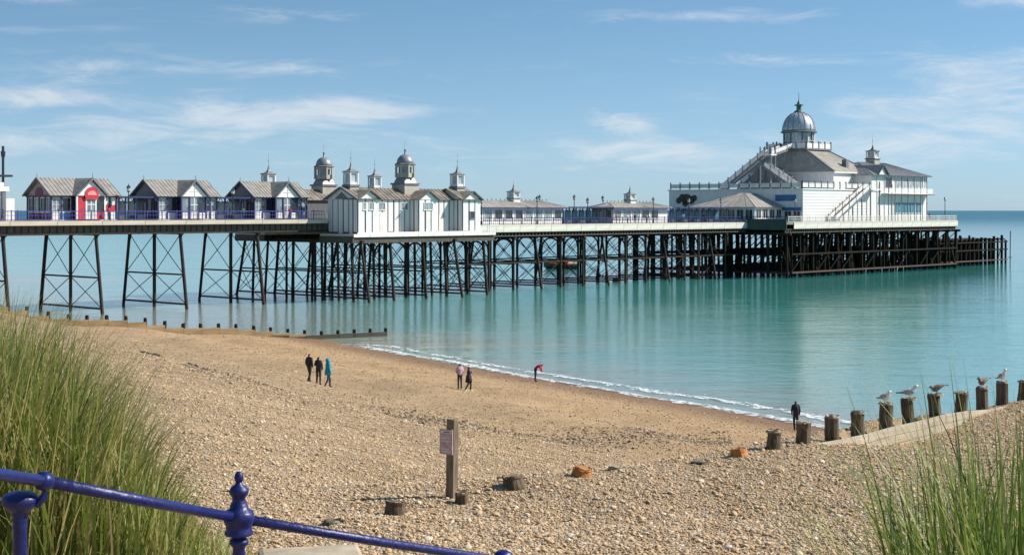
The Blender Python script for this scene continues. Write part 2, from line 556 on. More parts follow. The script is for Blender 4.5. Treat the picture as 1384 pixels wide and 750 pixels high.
def P(s, t, z=0.0):
    return Vector((-46.5 + PC * s + PS * t, 192.4 + PS * s - PC * t, z))


def pthing(name, label, cat, s, t, z, group=None):
    return thing(name, label, cat, P(s, t, z), PA, group)


DECK_A, DECK_B = 11.3, 10.3

# ================================================================== SETTING
def sstep(a, b, x):
    k = np.clip((x - a) / (b - a), 0, 1)
    return k * k * (3 - 2 * k)


_U = [-60, 0, 9, 14, 20, 34, 46, 59.5, 75, 140, 400]
_Z = [8.0, 7.95, 7.8, 7.2, 5.9, 2.6, 1.25, 0, -1.3, -5, -9]
_U2 = [-60, 0, 20, 33, 38, 62, 90, 400]
_Z2 = [8.0, 7.95, 7.8, 7.5, 6.6, 0.3, -2.5, -9]
GR0 = np.array([-2.7, 22.0])
GRD = np.array([0.69, 0.7238])


def vnoise(x, y, seed=0):
    xi, yi = np.floor(x).astype(np.int64), np.floor(y).astype(np.int64)
    fx, fy = x - xi, y - yi
    fx, fy = fx * fx * (3 - 2 * fx), fy * fy * (3 - 2 * fy)

    def h(a, b):
        n = (a * 374761393 + b * 668265263 + seed * 144665) & 0x7fffffff
        n = ((n ^ (n >> 13)) * 1274126177) & 0x7fffffff
        return ((n ^ (n >> 16)) & 0xffff) / 65535.0
    return (h(xi, yi) * (1 - fx) + h(xi + 1, yi) * fx) * (1 - fy) + (h(xi, yi + 1) * (1 - fx) + h(xi + 1, yi + 1) * fx) * fy


def ground(x, y):
    x, y = np.asarray(x, float), np.asarray(y, float)
    u = 0.85 * x + 0.52 * y + 0.8 * np.sin(y * 0.055 + 1.0) * sstep(70, 100, y)
    n = -GRD[1] * (x - GR0[0]) + GRD[0] * (y - GR0[1])
    g = GRD[0] * (x - GR0[0]) + GRD[1] * (y - GR0[1])
    pf = np.interp(u, _U, _Z)
    pn = np.interp(u, _U2, _Z2)
    k = sstep(-0.2, 4.0, n)
    z = pn * (1 - k) + pf * k
    z = z + (vnoise(x * .35, y * .35, 1) - .5) * .22 * sstep(.3, 1.5, z) + (vnoise(x * 1.3, y * 1.3, 2) - .5) * .09 * sstep(.3, 1.5, z)
    # ridges left by the last tides
    z = z + 0.16 * np.sin(u * 0.62 + 1.2 * vnoise(x * .05, y * .05, 4)) * sstep(14, 22, u) * (1 - sstep(46, 54, u)) * k
    # hollow scoured in front of the groyne planks
    z = z - .55 * np.exp(-((g - 16.6) / 2.9) ** 2) * sstep(-3.2, -1.0, n) * (1 - sstep(.0, .25, n))
    # lower ground beyond the far groyne: the sea reaches its seaward face
    m = -.52 * (x + 10.0) + .85 * (y - 149.3)
    z = z - 2.2 * sstep(-.3, 2.5, m) * sstep(100, 120, y)
    # grassed bank below the promenade
    near = 10.35 - 0.85 * sstep(-1.7, -0.1, x) + 0.15 * sstep(1.0, 2.0, x)
    kb = sstep(8.2, 15.5, y)
    return near * (1 - kb) + z * kb


def grid_mesh(name, xs, ys, zf, smooth=True):
    X, Y = np.meshgrid(xs, ys)
    Z = zf(X, Y)
    v = np.stack([X, Y, Z], -1).reshape(-1, 3)
    nx, ny = len(xs), len(ys)
    i = np.arange(nx * ny).reshape(ny, nx)
    f = np.stack([i[:-1, :-1], i[:-1, 1:], i[1:, 1:], i[1:, :-1]], -1).reshape(-1, 4)
    return raw_mesh(name, v, f, smooth)


def raw_mesh(name, v, f, smooth=True):
    v = np.asarray(v, np.float32)
    f = np.asarray(f, np.int32)
    me = bpy.data.meshes.new(name)
    k = f.shape[1]
    me.vertices.add(len(v))
    me.vertices.foreach_set('co', v.ravel())
    me.loops.add(f.size)
    me.loops.foreach_set('vertex_index', f.ravel())
    me.polygons.add(len(f))
    me.polygons.foreach_set('loop_start', np.arange(0, f.size, k, dtype=np.int32))
    me.polygons.foreach_set('loop_total', np.full(len(f), k, np.int32))
    if smooth:
        me.polygons.foreach_set('use_smooth', np.ones(len(f), bool))
    me.update(calc_edges=True)
    return me


class NT:
    """small node helper"""

    def __init__(s, name):
        s.m = bpy.data.materials.new(name)
        s.m.use_nodes = True
        s.t = s.m.node_tree
        s.b = s.t.nodes['Principled BSDF']
        MAT[name] = s.m

    def n(s, kind, ins=None, **kw):
        x = s.t.nodes.new(kind)
        for k, v in kw.items():
            setattr(x, k, v)
        for k, v in (ins or {}).items():
            if hasattr(v, 'is_output'):
                s.t.links.new(v, x.inputs[k])
            else:
                x.inputs[k].default_value = v
        return x

    def math(s, op, a, b=0.0, c=0.0):
        return s.n('ShaderNodeMath', {0: a, 1: b, 2: c}, operation=op).outputs[0]

    def ramp(s, fac, stops, interp='LINEAR'):
        r = s.n('ShaderNodeValToRGB', {'Fac': fac})
        r.color_ramp.interpolation = interp
        el = r.color_ramp.elements
        while len(el) > 1:
            el.remove(el[-1])
        el[0].position, el[0].color = stops[0][0], (*stops[0][1], 1)
        for p, c in stops[1:]:
            e = el.new(p)
            e.color = (*c, 1)
        return r.outputs[0]

    def mixc(s, fac, a, b, mode='MIX'):
        x = s.n('ShaderNodeMixRGB', {0: fac, 1: a, 2: b}, blend_type=mode)
        return x.outputs[0]

    def rng(s, v, lo, hi, a=0.0, b=1.0):
        return s.n('ShaderNodeMapRange', {'Value': v, 'From Min': lo, 'From Max': hi, 'To Min': a, 'To Max': b}, interpolation_type='SMOOTHSTEP').outputs[0]

    def noise(s, vec, scale, detail=4, rough=.5, dist=0.0):
        return s.n('ShaderNodeTexNoise', {'Vector': vec, 'Scale': scale, 'Detail': detail, 'Roughness': rough, 'Distortion': dist}).outputs['Fac']

    def set(s, key, v):
        if hasattr(v, 'is_output'):
            s.t.links.new(v, s.b.inputs[key])
        else:
            s.b.inputs[key].default_value = v


PEB = [(0.0, (0.18, 0.125, 0.08)), (0.10, (0.30, 0.205, 0.115)), (0.28, (0.42, 0.28, 0.15)), (0.5, (0.54, 0.39, 0.23)), (0.68, (0.46, 0.27, 0.12)),
       (0.8, (0.62, 0.51, 0.36)), (0.92, (0.36, 0.30, 0.25)), (1.0, (0.74, 0.68, 0.57))]

# --- shingle sheet
b = NT('shingle')
pos = b.n('ShaderNodeNewGeometry').outputs['Position']
sep = b.n('ShaderNodeSeparateXYZ', {0: pos})
vor = b.n('ShaderNodeTexVoronoi', {'Vector': pos, 'Scale': 24.0, 'Randomness': 1.0}, feature='F1')
cellr = b.n('ShaderNodeSeparateColor', {0: vor.outputs['Color']}).outputs[0]
vor2 = b.n('ShaderNodeTexVoronoi', {'Vector': pos, 'Scale': 9.0, 'Randomness': 1.0}, feature='F1')
cell2 = b.n('ShaderNodeSeparateColor', {0: vor2.outputs['Color']}).outputs[1]
peb = b.ramp(cellr, PEB)
peb2 = b.ramp(cell2, PEB)
gap = b.rng(vor.outputs['Distance'], 0.30, 0.62)
peb = b.mixc(gap, peb, (0.24, 0.17, 0.10, 1))
peb = b.mixc(0.42, peb, peb2)
big = b.noise(pos, 0.09, 4, .55)
mid = b.noise(pos, 0.55, 5, .6)
uu = b.math('ADD', b.math('MULTIPLY', sep.outputs[0], .85), b.math('MULTIPLY', sep.outputs[1], .52))
uu = b.math('ADD', uu, b.math('MULTIPLY', b.math('SUBTRACT', big, .5), 16.0))
sandk = b.math('MULTIPLY', b.rng(uu, 24.0, 50.0), b.rng(sep.outputs[2], 6.0, 3.0))
fine = b.noise(pos, 5.0, 6, .72)
sand = b.ramp(b.math('ADD', b.math('MULTIPLY', fine, .65), b.math('MULTIPLY', mid, .35)),
              [(0.30, (0.25, 0.155, 0.075)), (0.5, (0.44, 0.28, 0.14)), (0.68, (0.57, 0.39, 0.21))])
sand = b.mixc(b.rng(cellr, .78, .9, 0, .55), sand, peb)
col = b.mixc(b.math('MULTIPLY', sandk, b.rng(mid, .3, .7, .95, .55)), peb, sand)
tint = b.ramp(b.math('ADD', b.math('MULTIPLY', big, .5), b.math('MULTIPLY', mid, .5)), [(0.3, (0.80, 0.78, 0.76)), (0.55, (1.0, 1.0, 1.0)), (0.75, (1.12, 1.08, 1.0))])
col = b.mixc(1.0, col, tint, 'MULTIPLY')
wet = b.math('SUBTRACT', sep.outputs[2], b.math('MULTIPLY', mid, .35))
wetk = b.rng(wet, 0.55, 0.0)
col = b.mixc(wetk, col, b.mixc(1.0, col, (0.58, 0.50, 0.44, 1), 'MULTIPLY'))
b.set('Base Color', col)
b.set('Roughness', b.math('SUBTRACT', .88, b.math('MULTIPLY', wetk, .40)))
b.set('Specular IOR Level', 0.25)
hgt = b.math('ADD', b.math('MULTIPLY', b.math('SUBTRACT', 1.0, vor.outputs['Distance']), b.math('SUBTRACT', 1.0, b.math('MULTIPLY', sandk, .6))), b.math('MULTIPLY', fine, .9))
bp = b.n('ShaderNodeBump', {'Strength': .8, 'Distance': .05, 'Height': hgt})
b.set('Normal', bp.outputs[0])

xs = np.unique(np.concatenate([np.linspace(-400, -60, 18), np.linspace(-60, -16, 90), np.linspace(-16, 24, 170), np.linspace(24, 60, 50), np.linspace(60, 200, 12)]))
ys = np.unique(np.concatenate([np.linspace(-40, 4, 12), np.linspace(4, 46, 170), np.linspace(46, 110, 150), np.linspace(110, 190, 90), np.linspace(190, 420, 24)]))
me = grid_mesh('beach', xs, ys, ground)
me.materials.append(MAT['shingle'])
beach = tag(link('beach', me), kind='structure')

# --- the sea, one sheet to the horizon
b = NT('sea_water')
pos = b.n('ShaderNodeNewGeometry').outputs['Position']
sep = b.n('ShaderNodeSeparateXYZ', {0: pos})
uu = b.math('ADD', b.math('MULTIPLY', sep.outputs[0], .85), b.math('MULTIPLY', sep.outputs[1], .52))
off = b.math('SUBTRACT', uu, 59.5)
big = b.noise(b.n('ShaderNodeMapping', {'Vector': pos, 'Scale': (0.008, 0.03, 1)}).outputs[0], 1.0, 4, .6)
offn = b.math('ADD', off, b.math('MULTIPLY', b.math('SUBTRACT', big, .5), 60.0))
wcol = b.ramp(b.math('DIVIDE', offn, 900.0), [(0.0, (0.28, 0.31, 0.26)), (0.02, (0.17, 0.34, 0.31)), (0.07, (0.065, 0.28, 0.245)), (0.2, (0.014, 0.19, 0.175)), (0.5, (0.007, 0.12, 0.14)), (1.0, (0.006, 0.10, 0.13))])
b.set('Base Color', wcol)
dist = b.n('ShaderNodeVectorMath', {0: pos}, operation='LENGTH').outputs['Value']
b.set('Roughness', b.rng(dist, 150.0, 2500.0, .07, .30))
b.set('Specular IOR Level', b.rng(dist, 350.0, 4000.0, .5, .18))
b.set('IOR', 1.33)
m1 = b.n('ShaderNodeMapping', {'Vector': pos, 'Scale': (0.55, 1.0, 1), 'Rotation': (0, 0, rad(-18))}).outputs[0]
r1 = b.noise(m1, 0.9, 6, .6, .3)
r2 = b.noise(m1, 0.16, 4, .55, .5)
r3 = b.noise(m1, 0.035, 3, .5)
m4 = b.n('ShaderNodeMapping', {'Vector': pos, 'Scale': (0.09, 0.42, 1), 'Rotation': (0, 0, rad(14))}).outputs[0]
r4 = b.math('MULTIPLY', b.noise(m4, 1.0, 4, .6, .6), b.rng(b.noise(pos, .03, 2, .5), .35, .65, .3, 1.0))
hh = b.math('ADD', b.math('ADD', b.math('MULTIPLY', r1, .17), b.math('MULTIPLY', r4, .30)), b.math('ADD', b.math('MULTIPLY', r2, .34), b.math('MULTIPLY', r3, .6)))
bp = b.n('ShaderNodeBump', {'Strength': 0.26, 'Distance': 1.0, 'Height': hh})
b.set('Normal', bp.outputs[0])
e = [0, 120, 400, 1500, 6000, 20000, 60000]
gx = np.array(sorted({-k for k in e} | set(e)), float)
gy = np.array([-300, 0, 60, 120, 200, 320, 600, 1500, 6000, 20000, 70000], float)
me = grid_mesh('sea', gx, gy, lambda X, Y: X * 0)
me.materials.append(MAT['sea_water'])
tag(link('sea', me), kind='structure')

# --- breaking foam along the water's edge
SH = []
for q in range(0, 705):
    yy = 70 + q * 0.11
    a0, a1 = -70.0, 60.0
    for _ in range(22):
        am = (a0 + a1) / 2
        if ground(am, yy) > 0.02:
            a0 = am
        else:
            a1 = am
    SH.append((a0, yy))
SH = np.array(SH)


def foam_ribbon(rows, w, off, thr, seed, zc, dens=1.0):
    vs_, fs = [], []
    n = len(SH)
    tg = np.gradient(SH, axis=0)
    tg /= np.linalg.norm(tg, axis=1)[:, None]
    nr = np.stack([-tg[:, 1], tg[:, 0]], 1)
    nr[nr[:, 0] < 0] *= -1                      # towards the sea
    L = np.arange(n) * 0.11
    wig = (vnoise(L * .10, L * 0, seed) - .5) * 1.6 + (vnoise(L * .5, L * 0, seed + 1) - .5) * .5
    V = np.zeros((rows, n, 3))
    M = np.zeros((rows, n))
    for j in range(rows):
        d = off + wig + w * j / (rows - 1)
        V[j, :, :2] = SH + nr * d[:, None]
        k = j / (rows - 1)
        gz = ground(V[j, :, 0], V[j, :, 1])
        lip = math.exp(-((k - .35) / .25) ** 2)
        V[j, :, 2] = np.maximum(gz, 0) + .012 + zc * lip * (.4 + .9 * vnoise(L * .35, L * 0, seed + 2)) + .02 * vnoise(L * 3, L * 0 + j, seed + 7)
        nz = .55 * vnoise(L * .9 + j * .05, L * 0 + j * .30, seed + 3) + .45 * vnoise(L * 2.6, L * 0 + j * .8, seed + 4)
        M[j] = nz + .62 * math.exp(-((k - .3) / .26) ** 2) + .30 * (vnoise(L * .06, L * 0, seed + 5) - .5) + dens - 1
    idx = np.arange(rows * n).reshape(rows, n)
    keep = (M[:-1, :-1] > thr)
    f = np.stack([idx[:-1, :-1], idx[:-1, 1:], idx[1:, 1:], idx[1:, :-1]], -1)[keep]
    return V.reshape(-1, 3), f


b = NT('foam')
pos = b.n('ShaderNodeNewGeometry').outputs['Position']
fn = b.noise(pos, 2.2, 5, .65, .4)
fv = b.n('ShaderNodeTexVoronoi', {'Vector': pos, 'Scale': 3.2}, feature='DISTANCE_TO_EDGE').outputs['Distance']
b.set('Base Color', (0.84, 0.85, 0.84, 1))
b.set('Roughness', .7)
b.set('Alpha', b.math('MULTIPLY', b.rng(fn, .38, .60), b.rng(fv, .32, .06, .35, 1.0)))
VV, FF, o0 = [], [], 0
for (rows, w, off, thr, seed, zc, dens) in ((26, 2.4, -1.1, .76, 3, .13, 1.0), (18, 2.6, 1.5, 1.04, 31, .07, 1.0)):
    v, f = foam_ribbon(rows, w, off, thr, seed, zc, dens)
    VV.append(v)
    FF.append(f + o0)
    o0 += len(v)
me = raw_mesh('surf_foam', np.concatenate(VV), np.concatenate(FF))
me.materials.append(MAT['foam'])
tag(link('surf_foam', me), 'white surf foam breaking along the edge of the sand', kind='stuff')

# --- pebbles lying on the shingle (uncountable): points carry size and turn, ico pebbles stand on them
b = NT('pebble')
oi = b.n('ShaderNodeObjectInfo').outputs['Random']
b.set('Base Color', b.mixc(.36, b.ramp(oi, PEB), (0.56, 0.41, 0.25, 1)))
b.set('Roughness', .75)
b.set('Specular IOR Level', .3)
b = NT('pebble_brown')
oi = b.n('ShaderNodeObjectInfo').outputs['Random']
b.set('Base Color', b.ramp(oi, [(0, (0.16, 0.105, 0.06)), (.4, (0.34, 0.23, 0.12)), (.75, (0.48, 0.34, 0.19)), (1, (0.62, 0.50, 0.34))]))
b.set('Roughness', .75)
b = NT('pebble_dark')
oi = b.n('ShaderNodeObjectInfo').outputs['Random']
b.set('Base Color', b.ramp(oi, [(0, (0.06, 0.045, 0.03)), (.4, (0.16, 0.11, 0.07)), (.75, (0.28, 0.20, 0.12)), (1, (0.42, 0.33, 0.22))]))
b.set('Roughness', .75)


def pebble_group(matname, sub):
    g = bpy.data.node_groups.new('pebble_scatter_' + matname, 'GeometryNodeTree')
    g.interface.new_socket('Geometry', in_out='INPUT', socket_type='NodeSocketGeometry')
    g.interface.new_socket('Geometry', in_out='OUTPUT', socket_type='NodeSocketGeometry')
    gi, go = g.nodes.new('NodeGroupInput'), g.nodes.new('NodeGroupOutput')
    ico = g.nodes.new('GeometryNodeMeshIcoSphere')
    ico.inputs['Radius'].default_value = 1.0
    ico.inputs['Subdivisions'].default_value = sub
    sm = g.nodes.new('GeometryNodeSetShadeSmooth')
    sma = g.nodes.new('GeometryNodeSetMaterial')
    sma.inputs['Material'].default_value = MAT[matname]
    inst = g.nodes.new('GeometryNodeInstanceOnPoints')
    a1 = g.nodes.new('GeometryNodeInputNamedAttribute')
    a1.data_type = 'FLOAT_VECTOR'
    a1.inputs['Name'].default_value = 'size'
    a2 = g.nodes.new('GeometryNodeInputNamedAttribute')
    a2.data_type = 'FLOAT_VECTOR'
    a2.inputs['Name'].default_value = 'turn'
    e2r = g.nodes.new('FunctionNodeEulerToRotation')
    L = g.links.new
    L(ico.outputs['Mesh'], sm.inputs[0])
    L(sm.outputs[0], sma.inputs['Geometry'])
    L(gi.outputs[0], inst.inputs['Points'])
    L(sma.outputs[0], inst.inputs['Instance'])
    L(a1.outputs['Attribute'], inst.inputs['Scale'])
    L(a2.outputs['Attribute'], e2r.inputs[0])
    L(e2r.outputs[0], inst.inputs['Rotation'])
    L(inst.outputs[0], go.inputs[0])
    return g


def scatter(name, label, x, y, r, matname, seed, sink=.3, sub=2):
    rs = np.random.RandomState(seed)
    n = len(x)
    z = ground(x, y)
    sz = r[:, None] * np.stack([rs.uniform(.8, 1.3, n), rs.uniform(.65, 1.05, n), rs.uniform(.3, .55, n)], 1)
    tr = np.stack([rs.normal(0, .35, n), rs.normal(0, .35, n), rs.uniform(0, 6.283, n)], 1)
    me = bpy.data.meshes.new(name)
    me.vertices.add(n)
    me.vertices.foreach_set('co', np.stack([x, y, z + sz[:, 2] * (.9 - sink)], 1).astype(np.float32).ravel())
    for nm, d in (('size', sz), ('turn', tr)):
        a = me.attributes.new(nm, 'FLOAT_VECTOR', 'POINT')
        a.data.foreach_set('vector', d.astype(np.float32).ravel())
    me.materials.append(MAT[matname])
    me.update()
    o = link(name, me)
    md = o.modifiers.new('scatter', 'NODES')
    md.node_group = pebble_group(matname, sub)
    return tag(o, label, kind='stuff')


rs = np.random.RandomState(5)
N = 390000
dd = 17 + (72 - 17) * rs.uniform(0, 1, N) ** 1.55
xx = dd * rs.uniform(-.42, .50, N)
rr = np.exp(rs.normal(math.log(.0155), .45, N)) * (1 + .25 * sstep(30, 60, dd))
uu_ = .85 * xx + .52 * dd
kp = rs.uniform(0, 1, N) > .55 * sstep(24, 36, uu_) * sstep(16, 0, ground(xx, dd) * 2.4)
scatter('loose_pebbles', 'loose tan and grey shingle pebbles covering the upper beach', xx[kp], dd[kp], np.clip(rr[kp], .008, .06), 'pebble', 6)

N = 150000
dd = 50 * (165 / 50) ** rs.uniform(0, 1, N)
xx = dd * rs.uniform(-.42, .32, N)
uu_ = .85 * xx + .52 * dd
zz_ = ground(xx, dd)
cl_ = vnoise(xx * .25, dd * .25, 21) * .6 + vnoise(xx * .8, dd * .8, 22) * .4
kp = (uu_ > 19) & (zz_ > .25) & (zz_ < 6.8) & (rs.uniform(0, 1, N) < .25 + 1.1 * cl_) & (-.52 * (xx + 10.0) + .85 * (dd - 149.3) < -1)
rr = np.exp(rs.normal(math.log(.024), .45, N)) * (.75 + .25 * dd / 80)
scatter('lower_beach_stones', 'brown and grey stones strewn thinly over the lower sandy beach', xx[kp], dd[kp], np.clip(rr[kp], .01, .08), 'pebble_brown', 8, .25, 1)

# ================================================================== PIER
pier = pthing('pier', 'long iron seaside pier on dark trestles running from the beach out to sea', 'pier', 0, 0, 0)


def L(s, t, z):
    return (s, -t, z)


def trestle(s, bot, top, zt, zm, zl, r=.21, brace='rods', mi='iron_dark', zb=-1.5, rr=.05):
    """one cross frame of the pier: cap beam, piles, struts and diagonal ties"""
    tmin, tmax = min(top) - .5, max(top) + .5
    cap = MB().box(s - .22, s + .22, -tmax, -tmin, zt, zt + .42).build('trestle', 'iron_dark', pier)
    at = lambda i, z: L(s, bot[i] + (top[i] - bot[i]) * (z - zb) / (zt - zb), z)
    for i in range(len(bot)):
        rod('pile', cap, mi if i < len(bot) - 1 else 'iron_dark', at(i, zb), at(i, zt), r * RND.uniform(.92, 1.08))
    for z, h in ((zm, .2), (zl, .22)):
        for i in range(len(bot) - 1):
            beam('strut', cap, 'iron_dark', at(i, z), at(i + 1, z), .16, h)
    if brace:
        for i in range(len(bot) - 1):
            if abs(bot[i + 1] - bot[i]) < 2.4:
                continue
            for a, c in ((zl, zm), (zm, zt)):
                rod('tie_rod', cap, 'iron_dark', at(i, a), at(i + 1, c), rr)
                rod('tie_rod', cap, 'iron_dark', at(i, c), at(i + 1, a), rr)
    return cap


def arch(parent, s, t0, t1, z0, z1):
    """curved bracket between two piles"""
    mb = MB()
    n = 8
    w = (t1 - t0) / 2
    pts = [L(s, (t0 + t1) / 2 - w * math.cos(math.pi * i / n), z0 + (z1 - z0) * math.sin(math.pi * i / n) ** .8) for i in range(n + 1)]
    for p, q in zip(pts, pts[1:]):
        mb.bar(p, q, .18, .22)
    mb.build('arch_bracket', 'iron_dark', parent)


for k in range(-4, 2):
    s = k * 12.1
    c = trestle(s, (-7.5, 0, 7.5), (-5.8, 0, 5.8), 9.45, 4.35, .62, .22)
    for t in (-5.8, 0, 5.8):
        MB().prism([L(s, t - .22, 9.4), L(s, t - .75, 9.44), L(s, t + .75, 9.44), L(s, t + .22, 9.4), L(s, t, 8.6)], (.2, 0, 0)).build('bracket', 'iron_dark', c)
for s in (24.2, 42.0):
    trestle(s, (-15.4, -11.2, -8.4, -3.2, -1.7, 3.2, 4.8, 8.4, 11.6, 15.0), (-13.0, -10.8, -7.5, -3.2, -1.7, 3.2, 4.6, 8.0, 10.9, 12.9), 8.0, 4.0, .55, .2)
for s in (30.0, 36.2, 48.6):
    c = trestle(s, (-13.6, -9.2, -4.6, 0, 4.6, 9.2, 13.4), (-12.4, -8.9, -4.4, 0, 4.4, 8.9, 12.4), 8.0, 3.9, .5, .21)
    arch(c, s - .02, 4.6, 9.1, 5.9, 7.9)
    arch(c, s - .02, 9.2, 12.7, 5.9, 7.9)
k = 0
s = 55.0
while s < 122:
    if k % 3 == 2:
        c = trestle(s, (-8.6, -3.0, 3.0, 8.6), (-6.8, -3.0, 3.0, 6.8), 8.05, 4.1, .6, .2)
    else:
        c = trestle(s, (-7.4, -3.2, 3.2, 7.4), (-7.4, -3.2, 3.2, 7.4), 8.05, 4.1, .6, .2)
        arch(c, s, 3.3, 7.3, 6.0, 8.0)
        arch(c, s, -7.3, -3.3, 6.0, 8.0)
    s += 5.6 if s < 100 else 4.2
    k += 1
# long rods and rails between the trestles on the near and far side
for t in (-7.4, 7.4, 3.2):
    for a in np.arange(50, 122, 12):
        beam('longitudinal_beam', pier, 'iron_dark', L(a, t, 4.3), L(min(a + 12.0, 123), t, 4.3), .16, .2)
for a in np.arange(66, 120, 11.2):
    rod('tie_rod', pier, 'iron_dark', L(a, 7.4, .8), L(a + 5.6, 7.4, 4.2), .05)
    rod('tie_rod', pier, 'iron_dark', L(a, 7.4, 7.9), L(a + 5.6, 7.4, 4.2), .05)
# pier head: a forest of timber and iron piles
for s in np.arange(125, 193, 4.5):
    ts = [-19, -14.5, -10, -5.5, -1, 3.5, 8, 12, 16.2]
    cap = MB().box(s - .2, s + .2, -17.2, 20, 7.9, 8.4).build('trestle', 'iron_dark', pier)
    for t in ts:
        j = RND.uniform(-.4, .4)
        rod('pile', cap, 'timber_dark', L(s + j, t + RND.uniform(-.5, .3), -1.5), L(s, t, 8.0), RND.uniform(.2, .3))
    for t0, t1 in zip(ts[4:], ts[5:]):
        rod('tie_rod', cap, 'timber_dark', L(s, t0, .7), L(s, t1, 4.2), .09)
        rod('tie_rod', cap, 'timber_dark', L(s, t0, 4.2), L(s, t1, 7.9), .09)
    beam('strut', cap, 'timber_dark', L(s + .2, -19, 4.2), L(s + .2, 16.4, 4.2), .22, .28)
    beam('strut', cap, 'iron_rust', L(s + .2, -19, .9), L(s + .2, 16.6, .9), .22, .28)
for z, m in ((1.0, 'iron_rust'), (4.4, 'timber_dark')):
    for a in np.arange(126, 192, 9):
        beam('waling', pier, m, L(a, 16.75, z), L(min(a + 9, 191.5), 16.75, z), .22, .3)
for a in np.arange(126, 190, 4.5):
    if RND.random() < .45:
        rod('tie_rod', pier, 'timber_dark', L(a, 16.5, 1), L(a + 4.5, 16.5, 4.4), .09)
    for q_ in range(3):
        j = RND.uniform(.6, 4)
        rod('pile', pier, 'timber_dark', L(a + j, RND.uniform(13, 16.9), -1.5), L(a + j + RND.uniform(-.2, .2), RND.uniform(13, 16.4), RND.uniform(6.5, 8.2)), RND.uniform(.15, .28))
# decks
MB().box(-60, 23.4, -7.0, 7.0, 10.95, DECK_A).build('deck', 'deck_timber', pier)
MB().prism([L(23.4, 0, 10.95), L(50, 0, 9.95), L(50, 0, 10.3), L(23.4, 0, 11.3)], (0, 6.0, 0)).build('deck', 'deck_timber', pier)
MB().prism([L(23.4, 6.0, 10.95), L(50, 6.0, 9.95), L(50, 6.0, 10.3), L(23.4, 6.0, 11.3)], (0, 6.0, 0)).build('deck', 'deck_timber', pier)
MB().box(50, 124, -8.2, 8.2, 9.9, DECK_B).build('deck', 'deck_timber', pier)
MB().box(124, 192, -16.8, 20.5, 9.9, DECK_B).build('deck', 'deck_timber', pier)
# fascia boards
for a in np.arange(-60, 23, 6):
    for y in (-7.12, 7.0):
        bx('fascia_board', pier, 'fascia_tan', a + .03, min(a + 5.97, 23.3), y, y + .12, 10.72, 11.24)
for a in np.arange(50, 124, 3.7):
    for y in (-8.34, 8.2):
        bx('fascia_board', pier, 'fascia_white', a + .04, min(a + 3.66, 124), y, y + .14, 9.15, 10.28)
for a in np.arange(126.4, 192, 4.1):
    bx('fascia_board', pier, 'fascia_white', a + .04, min(a + 4.06, 192), -16.94, -16.8, 9.1, 10.28)
for a in np.arange(-16.8, 20.5, 4.144):
    if abs(a + 2) > 6.5 or True:
        bx('fascia_board', pier, 'weathered_white', 192, 192.14, a + .03, a + 4.11, 9.1, 10.28)
for a in (-16.9, -12.6):
    bx('fascia_board', pier, 'fascia_shade_green', 123.86, 124, a, a + 4.25, 8.9, 10.9)  # shore-facing fascia of the head, its shade painted in as dark green
# girders under the shore deck: lattice of chords and diagonals
for t in (-6.3, 0.0, 6.3):
    g = MB()
    g.box(-60, 24, -t - .14, -t + .14, 10.72, 10.94)
    g.box(-60, 24, -t - .14, -t + .14, 9.56, 9.76)
    g.box(-60, 24, -t - .03, -t + .03, 9.76, 10.72, 1)
    for a in np.arange(-60, 23.5, .9):
        g.box(a, a + .12, -t - .10, -t + .10, 9.76, 10.72)
    g.build('lattice_girder', ['iron_dark', 'frieze_brown'], pier)
# fretwork frieze and joists under the outer deck
for (s0, s1, t, z0, z1) in ((50, 124, 7.9, 8.45, 9.15), (50, 124, -7.9, 8.45, 9.15), (124, 192, 16.5, 8.35, 9.1)):
    g = MB()
    g.box(s0, s1, -t - .12, -t + .12, z1 - .16, z1 - .02)
    g.box(s0, s1, -t - .12, -t + .12, z0, z0 + .16)
    for a in np.arange(s0, s1, .8):
        g.box(a, a + .22, -t - .11, -t + .11, z0 + .16, z1 - .16)
    g.box(s0, s1, -t + .2, -t + .3, z0 + .1, z1 - .1, 1)
    g.build('fretwork_frieze', ['frieze_brown', 'iron_dark'], pier)
for a in np.arange(51, 124, 2.8):
    beam('joist', pier, 'iron_dark', L(a, -7.8, 9.6), L(a, 7.8, 9.6), .2, .55)
for a in np.arange(126, 192, 4.5):
    beam('joist', pier, 'timber_dark', L(a, -20, 9.4), L(a, 16.4, 9.4), .3, .9)
# landing platforms either side
for sg in (1, -1):
    y0, y1 = sorted((-sg * 6.2, -sg * 13.2))
    MB().box(22.6, 50.4, y0, y1, 8.98, 9.28).build('landing_platform', 'fascia_tan', pier)
    yb = -sg * 13.3
    for a in np.arange(22.6, 50, 3.0):
        bx('fascia_board', pier, 'weathered_white', a + .03, min(a + 2.97, 50.4), min(yb, yb + .1 * sg), max(yb, yb + .1 * sg), 8.86, 9.26)
    g = MB()
    for a in np.arange(22.8, 50.2, 1.0):
        g.box(a, a + .3, y0 + .2, y1 - .2, 8.3, 8.98)
    g.box(22.6, 50.4, -sg * 12.9 - .12, -sg * 12.9 + .12, 8.02, 8.98, 1)
    g.box(22.5, 22.7, y0, y1, 8.1, 8.96, 1)
    g.build('platform_framing', ['iron_dark', 'frieze_brown'], pier)


def railing(s0, s1, t0, t1, z, m, h=1.1, step=.42):
    mb = MB()
    a, c = Vector(L(s0, t0, z)), Vector(L(s1, t1, z))
    n = max(1, int((c - a).length / step))
    for hz, w in ((h, .09), (h * .56, .05), (.12, .06)):
        mb.bar(a + Vector((0, 0, hz)), c + Vector((0, 0, hz)), w, w)
    for i in range(n + 1):
        p = a.lerp(c, i / n)
        w = .10 if i % 5 == 0 else .035
        mb.bar(p, p + Vector((0, 0, h + (.14 if i % 5 == 0 else 0))), w, w)
    mb.build('railing', m, pier)


